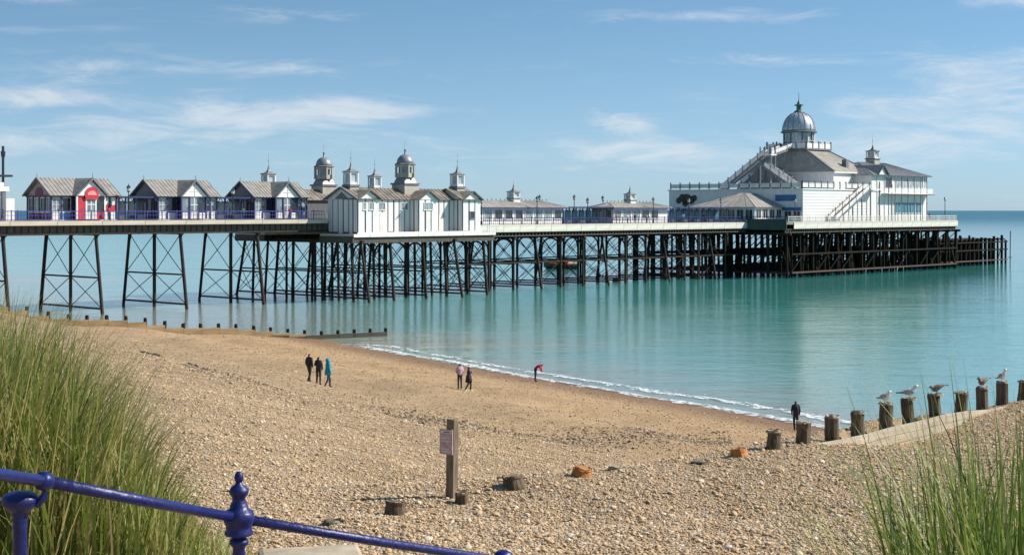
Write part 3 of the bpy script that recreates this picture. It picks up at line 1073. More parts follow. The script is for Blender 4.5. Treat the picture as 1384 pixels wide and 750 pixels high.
for a in np.arange(-60, 23, 6.05):
    railing(a, min(a + 6.05, 22.8), 6.85, 6.85, DECK_A, 'rail_blue')
    railing(a, min(a + 6.05, 22.8), -6.85, -6.85, DECK_A, 'rail_blue')
for a in np.arange(50.2, 123.8, 7.36):
    railing(a, a + 7.36, 8.05, 8.05, DECK_B, 'post_blue', 1.0)
    railing(a, a + 7.36, -8.05, -8.05, DECK_B, 'post_blue', 1.0)
for a in np.arange(125, 191.5, 7.4):
    railing(a, min(a + 7.4, 191.8), 16.6, 16.6, DECK_B, 'weathered_white', 1.05)
railing(191.8, 191.8, 16.6, -20, DECK_B, 'weathered_white', 1.05)
railing(124.2, 124.2, 16.6, 8.2, DECK_B, 'post_blue', 1.05)
railing(49.6, 51.4, 12.9, 12.9, 9.28, 'weathered_white', 1.05, .3)

# ------------------------------------------------------------------ kiosks on the shore half
def kiosk(s, kind, label):
    r = pthing('pier_kiosk', label, 'kiosk', s, 4.5, DECK_A, 'gabled kiosks on the pier')
    Ln, W, ze, zr = 8.9, 5.6, 3.0, 5.15
    red = kind == 'red'
    bx('plinth', r, 'weathered_white', 0, Ln, 0, W, 0, .12)
    core = bxb('wall', r, 'glass_dark', .12, Ln - .12, .12, W - .12, .12, ze)
    for x in (0, 1.35, 2.75, Ln - 2.2, Ln - .95, Ln):
        bx('corner_post' if x in (0, Ln) else 'wall_post', r, 'post_blue', x - .11, x + .11, -.05, .17, .1, ze)
    for y in (1.4, 2.8, 4.2, W):
        bx('wall_post', r, 'post_blue', -.07, .15, y - .1, y + .1, .1, ze)
    bx('eaves_beam', r, 'post_blue', -.2, Ln + .2, -.18, .1, ze - .16, ze)
    bx('eaves_beam', r, 'post_blue', -.2, .1, .1, W + .2, ze - .16, ze)
    pan = 'weathered_white' if not red else 'poster_blue'
    panel(r, 'near', .12, .1, 1.26, .14, .95, 'weathered_white', .08)
    window(r, 'near', .12, .12, 1.26, 1.0, 2.78, 2, 2, 'weathered_white', 'glass_pale')
    panel(r, 'near', .12, 1.44, 2.64, .14, .95, pan, .08)
    window(r, 'near', .12, 1.44, 2.66, 1.0, 2.78, 1, 1, 'white_paint' if red else 'post_blue', 'glass_dark')
    panel(r, 'near', .12, Ln - 2.1, Ln - 1.05, .14, 1.0, 'weathered_white', .08)
    panel(r, 'near', .12, Ln - .85, Ln - .1, .14, 1.0, 'weathered_white', .08)
    if red:
        panel(r, 'near', .12, Ln - 2.1, Ln - 1.05, 1.0, 1.8, 'red_paint', .08)
        panel(r, 'near', .12, Ln - .85, Ln - .1, 1.0, 1.8, 'red_paint', .08)
        panel(r, 'near', .12, Ln - 2.1, Ln - .1, 1.85, 2.8, 'cream_wall', .06)
    else:
        window(r, 'near', .12, Ln - 2.1, Ln - 1.05, 1.05, 2.78, 1, 2, 'weathered_white', 'glass_dark')
        window(r, 'near', .12, Ln - .85, Ln - .1, 1.05, 2.78, 1, 2, 'weathered_white', 'glass_pale')
    for i, y in enumerate((.1, 1.5, 2.9, 4.3)):
        panel(r, 'shore', .12, y, y + 1.2, .14, .9, 'maroon_paint' if red else 'post_blue', .06)
        window(r, 'shore', .12, y, y + 1.2, .98, 2.78, 1, 1, 'cream_wall', ('glass_pale', 'glass_dark')[i % 2])
    # gabled bay on the side towards the beach
    b0, b1, yb = 2.9, 6.7, -.9
    bay = bxb('gabled_bay', r, 'glass_dark', b0 + .1, b1 - .1, yb + .1, .3, .12, ze)
    for x in (b0, b0 + 1.25, b1 - 1.25, b1):
        MB().box(x - .1, x + .1, yb - .02, yb + .2, .1, ze).build('bay_post', 'white_paint' if red else 'post_blue', bay)
    w0, w1, w2, w3 = b0 + .1, b0 + 1.15, b1 - 1.15, b1 - .1
    if red:
        panel(bay, 'near', yb + .1, w0, w1, .14, 2.9, 'red_paint', .06)
        panel(bay, 'near', yb + .1, w2, w3, .14, .95, 'red_paint', .06)
    else:
        panel(bay, 'near', yb + .1, w0, w1, .14, .9, 'weathered_white', .06)
        panel(bay, 'near', yb + .1, w2, w3, .14, .9, 'weathered_white', .06)
        MB().box(w0, w1, yb + .08, yb + .1, .95, 2.85).build('pane', 'glass_pale', bay)
    panel(bay, 'near', yb + .1, w1 + .2, w2 - .2, .14, .9, 'weathered_white', .06)
    for x0, x1 in ((w1 + .2, (w1 + w2) / 2 - .05), ((w1 + w2) / 2 + .05, w2 - .2)):
        MB().box(x0, x1, yb + .06, yb + .1, 1.0, 2.85).build('pane', 'glass_pale', bay)
    g = MB()
    for x in (w1 + .16, (w1 + w2) / 2, w2 - .16):
        g.box(x - .06, x + .06, yb + .0, yb + .06, .12, 2.9)
    for z in (.95, 1.9, 2.9):
        g.box(w1 + .1, w2 - .1, yb - .01, yb + .05, z - .05, z + .05)
    g.build('bay_frame', 'white_paint', bay)
    # roof
    o, ym, xm = .45, W / 2, (b0 + b1) / 2
    slope(r, 'roof_slope', (-.4, -o, ze), (Ln + .4, -o, ze), (Ln + .4, ym, zr), (-.4, ym, zr), 'roof_kiosk', ribs=18)
    slope(r, 'roof_slope', (-.4, W + o, ze), (Ln + .4, W + o, ze), (Ln + .4, ym, zr), (-.4, ym, zr), 'roof_kiosk', ribs=18)
    h = .35
    slope(r, 'roof_slope', (b0 - h, yb - .4, ze), (b0 - h, ym - .1, ze), (xm, ym - .1, zr - .03), (xm, yb - .4, zr - .03), 'roof_kiosk', ribs=10)
    slope(r, 'roof_slope', (b1 + h, yb - .4, ze), (b1 + h, ym - .1, ze), (xm, ym - .1, zr - .03), (xm, yb - .4, zr - .03), 'roof_kiosk', ribs=10)
    ped = MB().prism([(b0 - .05, yb - .12, ze - .02), (b1 + .05, yb - .12, ze - .02), (xm, yb - .12, zr - .35)], (0, .2, 0)).build('pediment', 'white_paint', r)
    tr = MB()
    for sx in (-1, 1):
        tr.bar((xm + sx * (xm - b0 + h), yb - .42, ze - .06), (xm, yb - .42, zr - .1), .1, .2)
    tr.build('bargeboard', 'grey_trim', ped)
    gb = MB().prism([(0, -.02, ze - .02), (0, W + .02, ze - .02), (0, ym, zr - .2)], (.2, 0, 0)).build('gable', 'gable_shade_grey', r)  # shore gable: its shade is put into the grey colour
    tr = MB()
    for sy in (-1, 1):
        tr.bar((-.42, ym + sy * (ym + o), ze - .06), (-.42, ym, zr - .05), .1, .2)
    tr.build('bargeboard', 'grey_trim', gb)
    MB().tube((-.3, ym, zr), (-.3, ym, zr + .55), .05, .02, 6).build('finial', 'grey_trim', r)
    MB().tube((xm, yb - .35, zr - .05), (xm, yb - .35, zr + .6), .05, .02, 6).build('finial', 'grey_trim', r)
    if red:
        d = MB()
        d.prism([(xm + .95 * math.cos(a), yb - .2, ze + .1 + .95 * math.sin(a)) for a in [i * math.pi / 10 for i in range(-2, 13)]], (0, .07, 0))
        d.build('round_sign', 'red_paint', ped)
        d = MB()
        d.prism([(xm + .62 * math.cos(a), yb - .24, ze + .05 + .55 * math.sin(a)) for a in [i * math.pi / 10 for i in range(0, 11)]], (0, .04, 0))
        d.build('round_sign', 'pink_paint', ped)
        d = MB()
        d.prism([(-.06, ym + .9 * math.cos(a), ze + .1 + .9 * math.sin(a)) for a in [i * math.pi / 10 for i in range(-1, 12)]], (.05, 0, 0))
        d.build('round_sign', 'maroon_paint', gb)
    else:
        g = MB()
        g.box(xm - .03, xm + .03, yb - .17, yb - .1, ze, zr - .45)
        g.box(xm - .8, xm + .8, yb - .16, yb - .11, ze + .62, ze + .70)
        g.build('pediment_moulding', 'cream_wall', ped)
    return r


kiosk(-17.3, 'red', 'grey roofed kiosk with red panels and a red disc on its white gable')
kiosk(-2.4, 'plain', 'grey roofed kiosk with plain white gable and blue posts beside the red panelled kiosk')
kiosk(12.7, 'plain', 'grey roofed kiosk with plain white gable next to the boarded landing building')


def shelter(s0, s1, t0, t1, z, label, roof='post_blue', glass='glass_pale', h=2.75, n=5):
    r = pthing('pier_shelter', label, 'shelter', s0, t1, z, 'open shelters on the pier')
    Ln, W = s1 - s0, t1 - t0
    bxb('flat_roof', r, roof, -.3, Ln + .3, -.5, W + .4, h, h + .22)
    for i in range(n + 1):
        x = Ln * i / n
        bx('post', r, 'post_blue', x - .08, x + .08, 0, .16, 0, h)
        bx('post', r, 'post_blue', x - .08, x + .08, W - .16, W, 0, h)
        if i < n:
            bx('glass_screen', r, glass, x + .14, x + Ln / n - .14, W / 2 - .03, W / 2 + .03, .55, h - .35)
            bx('bench_back', r, 'weathered_white' if i % 2 else 'post_blue', x + .12, x + Ln / n - .12, W / 2 - .12, W / 2 - .04, .1, .6)
            mb = MB()
            for sx in (0, 1):
                xa = x + .08 + sx * (Ln / n - .16)
                mb.bar((xa, .08, h - .7), (xa + (.55 if sx == 0 else -.55), .08, h - .05), .07, .07)
            mb.build('bracket', 'post_blue', r)
    return r


shelter(-8.2, -2.7, 0.2, 4.1, DECK_A, 'blue open shelter between the red panelled kiosk and its neighbour', n=4)
shelter(6.8, 12.4, 0.2, 4.1, DECK_A, 'blue open shelter to the left of the kiosk beside the landing building', n=4)

# entrance building at the left edge and its mast
r = pthing('entrance_pavilion', 'white flat roofed pavilion cut by the left edge of the picture', 'pavilion', -41.0, 4.6, DECK_A)
bxb('wall', r, 'white_paint', 0, 17.6, 0, 6, 0, 3.4)
bx('cornice', r, 'weathered_white', -.3, 18.1, -.3, 6.3, 3.4, 3.95)
bx('parapet', r, 'white_paint', 0, 17.6, 0, 6, 3.95, 4.45)
bx('corner_pier', r, 'grey_trim', 17.3, 17.75, -.2, .2, 0, 3.4)
bx('side_block', r, 'weathered_white', 17.75, 19.2, .5, 4, 0, 2.6)
for x in (9, 12, 14.8):
    window(r, 'near', 0, x, x + 1.6, .9, 2.7, 2, 1, 'cream_wall', 'glass_dark')
r = pthing('deck_mast', 'tall dark mast with a small platform at the left edge of the picture', 'mast', -23.2, 4.0, DECK_A)
rod('pole', r, 'lamp_iron', (0, 0, 0), (0, 0, 8.7), .15)
bx('platform', r, 'lamp_iron', -.5, .9, -.6, .6, 5.1, 5.35)
MB().lathe([(.1, 7.3), (.24, 7.5), (.28, 7.9), (.3, 8.0), (.1, 8.25)], 8).build('masthead_lamp', 'lamp_iron', r)


# ------------------------------------------------------------------ landing buildings (a pair, one each side)
def landing(s, t, rz, label):
    r = thing('landing_building', label, 'building', P(s, t, 9.28), PA + rz, 'boarded landing buildings')
    ze = 4.75
    wall = bxb('wall', r, 'batten_dark', .1, 23.9, 1.85, 6.4, 0, ze)
    bays = ((0, 3.9), (11.4, 15.0), (20.2, 24))
    for b0, b1 in bays:
        bxb('bay', r, 'batten_dark', b0 + .06, b1 - .06, .06, 2.0, 0, ze)

    def boards(face, off, a0, a1, step, skip=()):
        n = max(1, round((a1 - a0) / step))
        w = (a1 - a0) / n
        for i in range(n):
            m = 'board_white'
            z0 = RND.choice((0.05, .05, .05, .28))
            fm = face_map(face, off)
            p, q = fm(a0 + w * i + .11 * (1 + .7 * (i % 3 == 1)), -.02, z0), fm(a0 + w * (i + 1) - .11, .09, ze - .02)
            bx('board_panel', r, m, min(p[0], q[0]), max(p[0], q[0]), min(p[1], q[1]), max(p[1], q[1]), z0, ze - .02)
    for b0, b1 in bays:
        boards('near', .06, b0, b1, 1.25)
        boards('shore', b0 + .06, 0.05, 1.85, .9)
    boards('near', 1.85, 3.9, 11.4, 1.15)
    boards('near', 1.85, 15.0, 20.2, 1.15)
    boards('shore', .1, 1.9, 6.4, 1.1)
    for off, a0, a1 in ((.06, .9, 1.5), (.06, 2.0, 2.9), (1.85, 5.2, 6.6), (1.85, 9.6, 10.9), (.06, 12.3, 14.1)):
        window(r, 'near', off - .09, a0, a1, 3.3, 4.35, 2, 1, 'cream_wall', 'glass_pale', .07)
    window(r, 'near', .06 - .09, 21.6, 22.6, 2.0, 3.1, 1, 1, 'grey_trim', 'glass_dark', .12)
    for off, a0, a1, z0, z1 in ((1.85, 17.1, 17.9, .1, 2.6), (1.85, 5.6, 6.3, .1, 2.9), (.06, 12.8, 13.6, .1, 3.0)):
        d = panel(r, 'near', off - .09, a0, a1, z0, z1, 'cream_wall', .04, 'door')
    # roofs
    ym = 4.1
    slope(r, 'roof_slope', (3.4, 1.45, ze), (20.6, 1.45, ze), (20.6, ym, 6.35), (3.4, ym, 6.35), 'roof_rust', ribs=24, rib=.07)
    slope(r, 'roof_slope', (0, 6.8, ze), (24, 6.8, ze), (24, ym, 6.35), (0, ym, 6.35), 'roof_rust', ribs=30)
    for (b0, b1) in ((0, 3.9), (20.2, 24)):
        slope(r, 'roof_slope', (b0 - .3, -.35, ze), (b1 + .3, -.35, ze), (b1 + .3, 3.3, 6.45), (b0 - .3, 3.3, 6.45), 'roof_rust', ribs=6)
        slope(r, 'roof_slope', (b0 - .3, 6.85, ze + .02), (b1 + .3, 6.85, ze + .02), (b1 + .3, 3.3, 6.45), (b0 - .3, 3.3, 6.45), 'roof_rust', ribs=6)
        for x in (b0 - .02, b1 - .12):
            MB().prism([(x, 0, ze), (x, 6.5, ze), (x, 3.3, 6.32)], (.14, 0, 0)).build('gable', 'weathered_white', r)
    tr = MB()
    for sy in (-1, 1):
        tr.bar((-.35, 3.3 + sy * 3.62, ze - .08), (-.35, 3.3, 6.42), .12, .26)
    tr.build('bargeboard', 'grey_trim', r)
    pts = [(-.12, 1.9, ze + .05), (-.12, 4.7, ze + .05), (-.12, 3.3, 5.75)]
    MB().prism(pts, (.1, 0, 0)).build('gable_panel', 'grey_trim', r)  # dark triangle laid on to paint the shade of the gable end
    for b0, b1 in bays:
        xm = (b0 + b1) / 2
        top = 6.05
        yb = 2.9
        slope(r, 'roof_slope', (b0 - .2, -.5, ze + .03), (b0 - .2, yb, ze + .03), (xm, yb, top), (xm, -.5, top), 'roof_rust', ribs=6)
        slope(r, 'roof_slope', (b1 + .2, -.5, ze + .03), (b1 + .2, yb, ze + .03), (xm, yb, top), (xm, -.5, top), 'roof_rust', ribs=6)
        MB().prism([(b0 + .05, -.1, ze), (b1 - .05, -.1, ze), (xm, -.1, top - .2)], (0, .14, 0)).build('pediment', 'white_paint', r)
    bx('base_board', r, 'weathered_white', -.15, 24.15, -.15, -.02, 0, .22)
    cupola(r, 1.6, 3.3, 5.0, 1.55, 3.55, 3.1)
    cupola(r, 22.4, 3.3, 5.0, 1.55, 3.55, 3.1)
    dome_tower(r, 12.4, 3.9, 4.8, 2.7, 2.1, 1.8, 1.25, 2.0)
    return r


landing(24, 12.5, 0, 'white boarded landing building with dome tower jutting out over the near side of the pier')
landing(48, -12.5, math.pi, 'landing building on the far side of the pier, its dome tower showing above the roofs')

# ------------------------------------------------------------------ low pavilions along the outer half
def pavilion(s0, s1, t0, t1, label, n, roof='roof_pale', cup=True, ze=2.45, zr=3.75, white=()):
    r = pthing('pier_pavilion', label, 'pavilion', s0, t1, DECK_B, 'low pavilions on the outer pier')
    Ln, W = s1 - s0, t1 - t0
    bxb('wall', r, 'white_paint', .1, Ln - .1, .1, W - .1, 0, ze)
    bx('eaves_band', r, 'purple_band', -.5, Ln + .5, -.6, W + .6, ze, ze + .28)
    hip(r, -.6, Ln + .6, -.7, W + .7, ze + .28, zr, W * .55, roof, ribs=max(6, int(Ln * 1.2)))
    for i in range(n):
        a = Ln * i / n
        if i in white:
            continue
        window(r, 'near', .1, a + .25, a + Ln / n - .25, .8, ze - .12, 1, 1, 'white_paint', ('glass_pale', 'glass_dark')[(i * 7 // 3) % 2])
    for i in range(3):
        window(r, 'shore', .1, .4 + i * (W - .6) / 3, (W - .6) / 3 * (i + 1), .8, ze - .12, 1, 1, 'white_paint', 'glass_pale')
    if cup:
        cupola(r, Ln * cup, W / 2, zr - .5, 1.5, 1.9, 1.9, 'white_paint', 'roof_slate')
    g = MB()
    for i in range(int(Ln)):
        g.box(i + .45, i + .55, W / 2 - .05, W / 2 + .05, zr + .02, zr + .3)
    g.build('ridge_cresting', 'grey_trim', r)
    return r


pavilion(50.5, 74.0, 0.5, 6.0, 'long low pavilion with pale roof, purple eaves and white framed windows', 10, cup=.62, white=(0, 1))
pavilion(87.0, 102.5, 1.0, 6.0, 'small cafe pavilion with hipped pale roof on the outer pier', 6, cup=.5, white=(5,), zr=3.6)
shelter(75.5, 86.0, 1.5, 5.5, DECK_B, 'teal glazed open shelter between the two low pavilions', 'post_blue', 'teal_panel', 2.6, 6)
shelter(104.0, 121.5, 1.5, 5.5, DECK_B, 'long teal glazed shelter leading up to the theatre', 'post_blue', 'teal_panel', 2.6, 9)

# ------------------------------------------------------------------ theatre at the pier head
th = pthing('theatre', 'white pier head theatre with silver dome, outside stairs and roof terrace', 'theatre', 134, 0, DECK_B)
bxb('lower_block', th, 'white_paint', 0, 30, -14, 17.5, 0, 6.15)
bx('coping', th, 'weathered_white', -.2, 30, -14.2, 17.7, 6.15, 6.4)
# boarding on the lit side
for i in range(10):
    z = .25 + i * .57
    bx('weatherboard', th, 'white_paint', .05, 25.9, -14.06, -13.99, z, z + .5)
# shore face fittings
f = face_map('shore', 0)
panel(th, 'shore', 0, -12.6, -8.0, 4.0, 5.2, 'sign_blue', .12, 'blue_sign')
g = MB()
for i in range(7):
    fbox(g, f, -12.2 + i * .58, -11.85 + i * .58, .12, .14, 4.5, 4.62)
for (cy, cz, rr_) in ((13.0, 4.5, 1.05), (14.1, 4.75, .8), (11.9, 4.3, .85), (15.0, 4.2, .65), (11.1, 4.7, .6), (13.4, 3.7, .7)):
    g2 = MB().prism([(-.15, cy + rr_ * math.cos(i * .5236), cz + rr_ * math.sin(i * .5236)) for i in range(12)], (.12 + rr_ * .02, 0, 0))
    g2.build('emblem', 'sign_brown', th)
# single storey front hall under a hipped roof
hall = bxb('front_hall', th, 'white_paint', -9.5, 0, -9.6, 4.6, 0, 2.85)
o_ = .6
for nm, q in (('roof_slope', ((-10.1, 5.2, 2.85), (-10.1, -10.2, 2.85), (-3.5, -3.4, 5.5), (-3.5, -1.6, 5.5))),
              ('roof_slope', ((-10.1, -10.2, 2.85), (0, -10.2, 2.85), (0, -3.4, 5.5), (-3.5, -3.4, 5.5))),
              ('roof_slope', ((-10.1, 5.2, 2.85), (0, 5.2, 2.85), (0, -1.6, 5.5), (-3.5, -1.6, 5.5))),
              ('roof_slope', ((-3.5, -1.6, 5.5), (-3.5, -3.4, 5.5), (0, -3.4, 5.5), (0, -1.6, 5.5)))):
    slope(hall, nm, *q, 'roof_pale', ribs=8)
for i in range(7):
    a = 4.5 - i * 2.0
    window(hall, 'shore', -9.5, a - 1.7, a, .45, 2.45, 2, 1, 'white_paint', 'glass_dark', .1)
for i in range(4):
    window(hall, 'near', -9.6, -9.2 + i * 2.3, -7.4 + i * 2.3, .7, 2.45, 2, 1, 'white_paint', 'glass_dark', .1)
MB().box(-.35, 0, -13.9, -9.8, 2.2, 2.75).build('awning', 'sign_blue', th)
for i in range(2):
    window(th, 'shore', 0, -13.6 + i * 2.0, -12.0 + i * 2.0, .4, 2.1, 2, 1, 'weathered_white', 'glass_dark')
for i in range(3):
    window(th, 'shore', 0, 5.6 + i * 3.6, 8.2 + i * 3.6, .5, 2.5, 2, 1, 'post_blue', 'teal_panel')


def terrace_fence(pts, z, n, m='weathered_white'):
    for (x0, y0), (x1, y1) in zip(pts, pts[1:]):
        ln = math.hypot(x1 - x0, y1 - y0)
        k = max(1, round(ln / n))
        mb = MB()
        mb.bar((x0, y0, z + .62), (x1, y1, z + .62), .05, .75)
        mb.bar((x0, y0, z + 1.06), (x1, y1, z + 1.06), .12, .08)
        mb.build('terrace_panel', m, th)
        for i in range(k + 1):
            x, y = x0 + (x1 - x0) * i / k, y0 + (y1 - y0) * i / k
            bx('terrace_post', th, 'grey_trim', x - .11, x + .11, y - .11, y + .11, z, z + 1.45)


terrace_fence([(25.5, -13.8), (.2, -13.8), (.2, 17.2)], 6.4, 2.35)
# upper hall: walls, hipped roof cut off by the dome platform
UX0, UX1, UY0, UY1, UZ = 18, 32, -10, 12.5, 10.0
bxb('upper_hall', th, 'white_paint', UX0, UX1, UY0, UY1, 6.1, UZ)
cx, cy, pz, ph = 24.0, 1.8, 14.7, 4.9
e_ = .5
c4 = [(UX0 - e_, UY0 - e_, UZ), (UX1 + e_, UY0 - e_, UZ), (UX1 + e_, UY1 + e_, UZ), (UX0 - e_, UY1 + e_, UZ)]
p4 = [(cx - 4.2, cy - 4.2, pz), (cx + 4.2, cy - 4.2, pz), (cx + 4.2, cy + 4.2, pz), (cx - 4.2, cy + 4.2, pz)]
for i in range(4):
    j = (i + 1) % 4
    slope(th, 'hall_roof', c4[i], c4[j], p4[j], p4[i], 'roof_pale', th=.2, ribs=12, rib=.06)
for i in range(4):
    MB().bar(Vector(c4[i]) + Vector((0, 0, .08)), Vector(p4[i]) + Vector((0, 0, .08)), .3, .2).build('hip_ridge', 'grey_trim', th)
bx('eaves_trim', th, 'weathered_white', UX0 - .55, UX1 + .55, UY0 - .55, UY0 - .3, UZ - .3, UZ - .02)
bx('eaves_trim', th, 'weathered_white', UX0 - .55, UX0 - .3, UY0 - .3, UY1 + .55, UZ - .3, UZ - .02)
pl = bxb('dome_platform', th, 'grey_trim', cx - 4.9, cx + 4.9, cy - 4.9, cy + 4.9, pz - .05, pz + .25)
q = 4.75
for (xa, ya, xb, yb) in ((-q, -q, q, -q), (-q, -q, -q, q), (q, -q, q, q), (-q, q, q, q)):
    mb = MB()
    mb.bar((cx + xa, cy + ya, pz + .8), (cx + xb, cy + yb, pz + .8), .06, 1.0)
    mb.build('parapet', 'weathered_white', pl)
    for i in range(4):
        x, y = cx + xa + (xb - xa) * i / 4, cy + ya + (yb - ya) * i / 4
        MB().box(x - .13, x + .13, y - .13, y + .13, pz + .25, pz + 1.75).build('parapet_post', 'grey_trim', pl)
# drum and dome
zb = pz + .25
dr = MB().lathe([(3.05, 0), (3.05, 3.35)], 24, (cx, cy, zb)).build('drum', 'drum_glass', th)
for i in range(16):
    a = i * math.pi / 8
    MB().bar((cx + 3.16 * math.cos(a), cy + 3.16 * math.sin(a), zb), (cx + 3.16 * math.cos(a), cy + 3.16 * math.sin(a), zb + 3.35), .2, .2).build('mullion', 'weathered_white' if i % 2 else 'grey_trim', dr)
MB().lathe([(3.22, 0), (3.22, .14)], 24, (cx, cy, zb + 1.6)).build('transom', 'weathered_white', dr)
MB().lathe([(3.22, 0), (3.22, .9)], 24, (cx, cy, zb + .0)).build('drum_base', 'weathered_white', dr)
zd = zb + 3.35
MB().lathe([(3.3, 0), (3.75, .08), (3.78, .3), (3.5, .42)], 32, (cx, cy, zd)).build('dome_eave', 'grey_trim', th)
prof = [(3.38 * math.cos(t) ** .9, 4.0 * math.sin(t)) for t in [i * rad(80) / 12 for i in range(13)]]
dm = MB().lathe(prof, 48, (cx, cy, zd + .42)).build('dome', 'dome_lead', th, True)
for i in range(16):
    a = (i + .5) * math.pi / 8
    mb = MB()
    pts = [(cx + (r_ + .03) * math.cos(a), cy + (r_ + .03) * math.sin(a), zd + .42 + z_) for r_, z_ in prof]
    for p, q_ in zip(pts, pts[1:]):
        mb.bar(p, q_, .11, .11)
    mb.build('dome_rib', 'dome_dark', dm)
zt = zd + .42 + prof[-1][1]
MB().lathe([(.95, -.25), (1.1, 0), (.85, .3), (.5, .5), (.5, 1.3), (.95, 1.42), (.95, 1.55), (.45, 1.75), (.2, 2.3), (.07, 2.6), (.03, 4.2)], 12, (cx, cy, zt)).build('dome_lantern', 'verdigris', th)
# glazed gable and the two flights of stairs on the terrace
gx_ = 12.3
MB().prism([(gx_, 9.6, 6.4), (gx_, -4.2, 6.4), (gx_, -1.8, 8.2), (gx_, 2.3, 11.0), (gx_, 3.4, 11.0), (gx_, 9.0, 7.0)], (5.6, 0, 0)).build('glazed_gable', 'grey_trim', th)
for y in (8.2, 6.2, 4.2, 2.4, .4, -1.6):
    top = 11.0 - abs(y - 2.8) * .68
    bx('gable_mullion', th, 'grey_trim', gx_ - .2, gx_, y - .14, y + .14, 6.4, top + .9)


def stair(name, p0, p1, w, axis, parent=th, m='weathered_white'):
    p0, p1 = Vector(p0), Vector(p1)
    n = max(4, int(abs(p1.z - p0.z) / .2))
    off = Vector((w, 0, 0)) if axis == 'x' else Vector((0, w, 0))
    mb = MB()
    st = (p1 - p0) / n
    for i in range(n):
        a = p0 + st * i
        c = a + Vector((st.x, st.y, 0)) * 1.1 + off
        mb.box(min(a.x, c.x), max(a.x, c.x), min(a.y, c.y), max(a.y, c.y), a.z + st.z - .12, a.z + st.z)
    fl = mb.build(name, 'cream_wall', parent)
    for k in (0, 1):
        o = off * k
        MB().bar(p0 + o + Vector((0, 0, -.1)), p1 + o + Vector((0, 0, -.1)), .12, .35).build('stringer', 'grey_trim', fl)
        MB().bar(p0 + o + Vector((0, 0, .62)), p1 + o + Vector((0, 0, .62)), .08, .72).build('balustrade', m, fl)
        MB().bar(p0 + o + Vector((0, 0, 1.06)), p1 + o + Vector((0, 0, 1.06)), .12, .08).build('handrail', 'grey_trim', fl)
        for i in range(0, n + 1, 6):
            p = p0 + st * i + o
            MB().bar(p, p + Vector((0, 0, 1.45)), .18, .18).build('newel', 'grey_trim', fl)
    return fl


stair('staircase', (10.4, 12.0, 6.4), (10.4, 1.2, 13.6), 1.7, 'x')
stair('staircase', (12.2, .9, 13.3), (19.2, .4, 15.0), 1.7, 'y')
bx('stair_landing', th, 'weathered_white', 10.3, 12.3, -.3, 2.6, 13.3, 13.55)
for x_, y_ in ((10.5, 2.4), (12.1, 2.4), (10.5, -.1), (12.1, -.1)):
    bx('landing_post', th, 'grey_trim', x_ - .12, x_ + .12, y_ - .12, y_ + .12, 6.4, 15.0)
stair('staircase', (9.9, -6.6, 6.4), (9.9, 1.0, 11.0), 1.5, 'x')
# sea end block, two storeys
e2 = bxb('end_block', th, 'white_paint', 26, 49.5, -14.02, 10, 0, 9.4)
hip(th, 25.2, 50.3, -14.9, 0, 9.4, 12.3, 7.0, 'roof_slate', ribs=22, name='end_roof')
hip(th, 25.2, 50.3, 0.02, 10.8, 9.4, 11.6, 5.0, 'roof_slate', ribs=22, name='end_roof')
cupola(th, 38.2, -7.4, 11.7, 2.1, 3.0, 3.6, 'cream_wall', 'verdigris')
for (a0, a1) in ((27.5, 31.5),):
    xm = (a0 + a1) / 2
    MB().prism([(a0, -14.5, 9.45), (a1, -14.5, 9.45), (xm, -14.5, 11.3)], (0, .2, 0)).build('pediment', 'white_paint', th)
    slope(th, 'end_roof', (a0 - .3, -14.95, 9.45), (a0 - .3, -8, 9.45), (xm, -8, 11.5), (xm, -14.95, 11.5), 'roof_slate', ribs=4)
    slope(th, 'end_roof', (a1 + .3, -14.95, 9.45), (a1 + .3, -8, 9.45), (xm, -8, 11.5), (xm, -14.95, 11.5), 'roof_slate', ribs=4)
bx('chimney', th, 'grey_trim', 24.6, 25.6, -9, -8, 9.8, 12.6)
bx('balcony', th, 'weathered_white', 30, 49.6, -15.6, -13.9, 5.5, 5.75)
bx('balcony_band', th, 'maroon_paint', 30, 49.6, -15.7, -15.6, 5.42, 5.6)
for i in range(7):
    x = 30.3 + i * 2.72
    bx('balcony_post', th, 'grey_trim', x - .07, x + .07, -15.55, -15.4, 0, 9.2)
    if i < 7:
        bx('balcony_panel', th, 'weathered_white', x + .1, x + 2.62, -15.52, -15.46, 5.85, 6.75)
for i in range(5):
    window(th, 'near', -14.02, 36.2 + i * 2.6, 38.4 + i * 2.6, 6.9, 9.0, 2, 1, 'weathered_white', 'drum_glass')
window(th, 'near', -14.02, 31.6, 34.4, 7.0, 8.9, 2, 1, 'grey_trim', 'glass_dark')
for i in range(4):
    window(th, 'near', -14.02, 35.2 + i * 3.0, 38.0 + i * 3.0, 1.6, 3.9, 2, 1, 'white_paint', 'teal_panel')
for x in (28.2, 31.2, 34.2, 47.6):
    bx('pilaster', th, 'cream_wall', x - .12, x + .12, -14.16, -14.02, 0, 9.3)
stair('staircase', (8.7, -15.9, .1), (22.2, -15.9, 6.5), 1.5, 'y', th)
bx('stair_landing', th, 'weathered_white', 22.2, 26.2, -16.0, -14.0, 6.3, 6.5)
for x in (12, 15.5, 19, 22.4, 26):
    bx('stair_post', th, 'grey_trim', x - .1, x + .1, -15.9, -15.7, 0, max(.4, (x - 9) * .47))

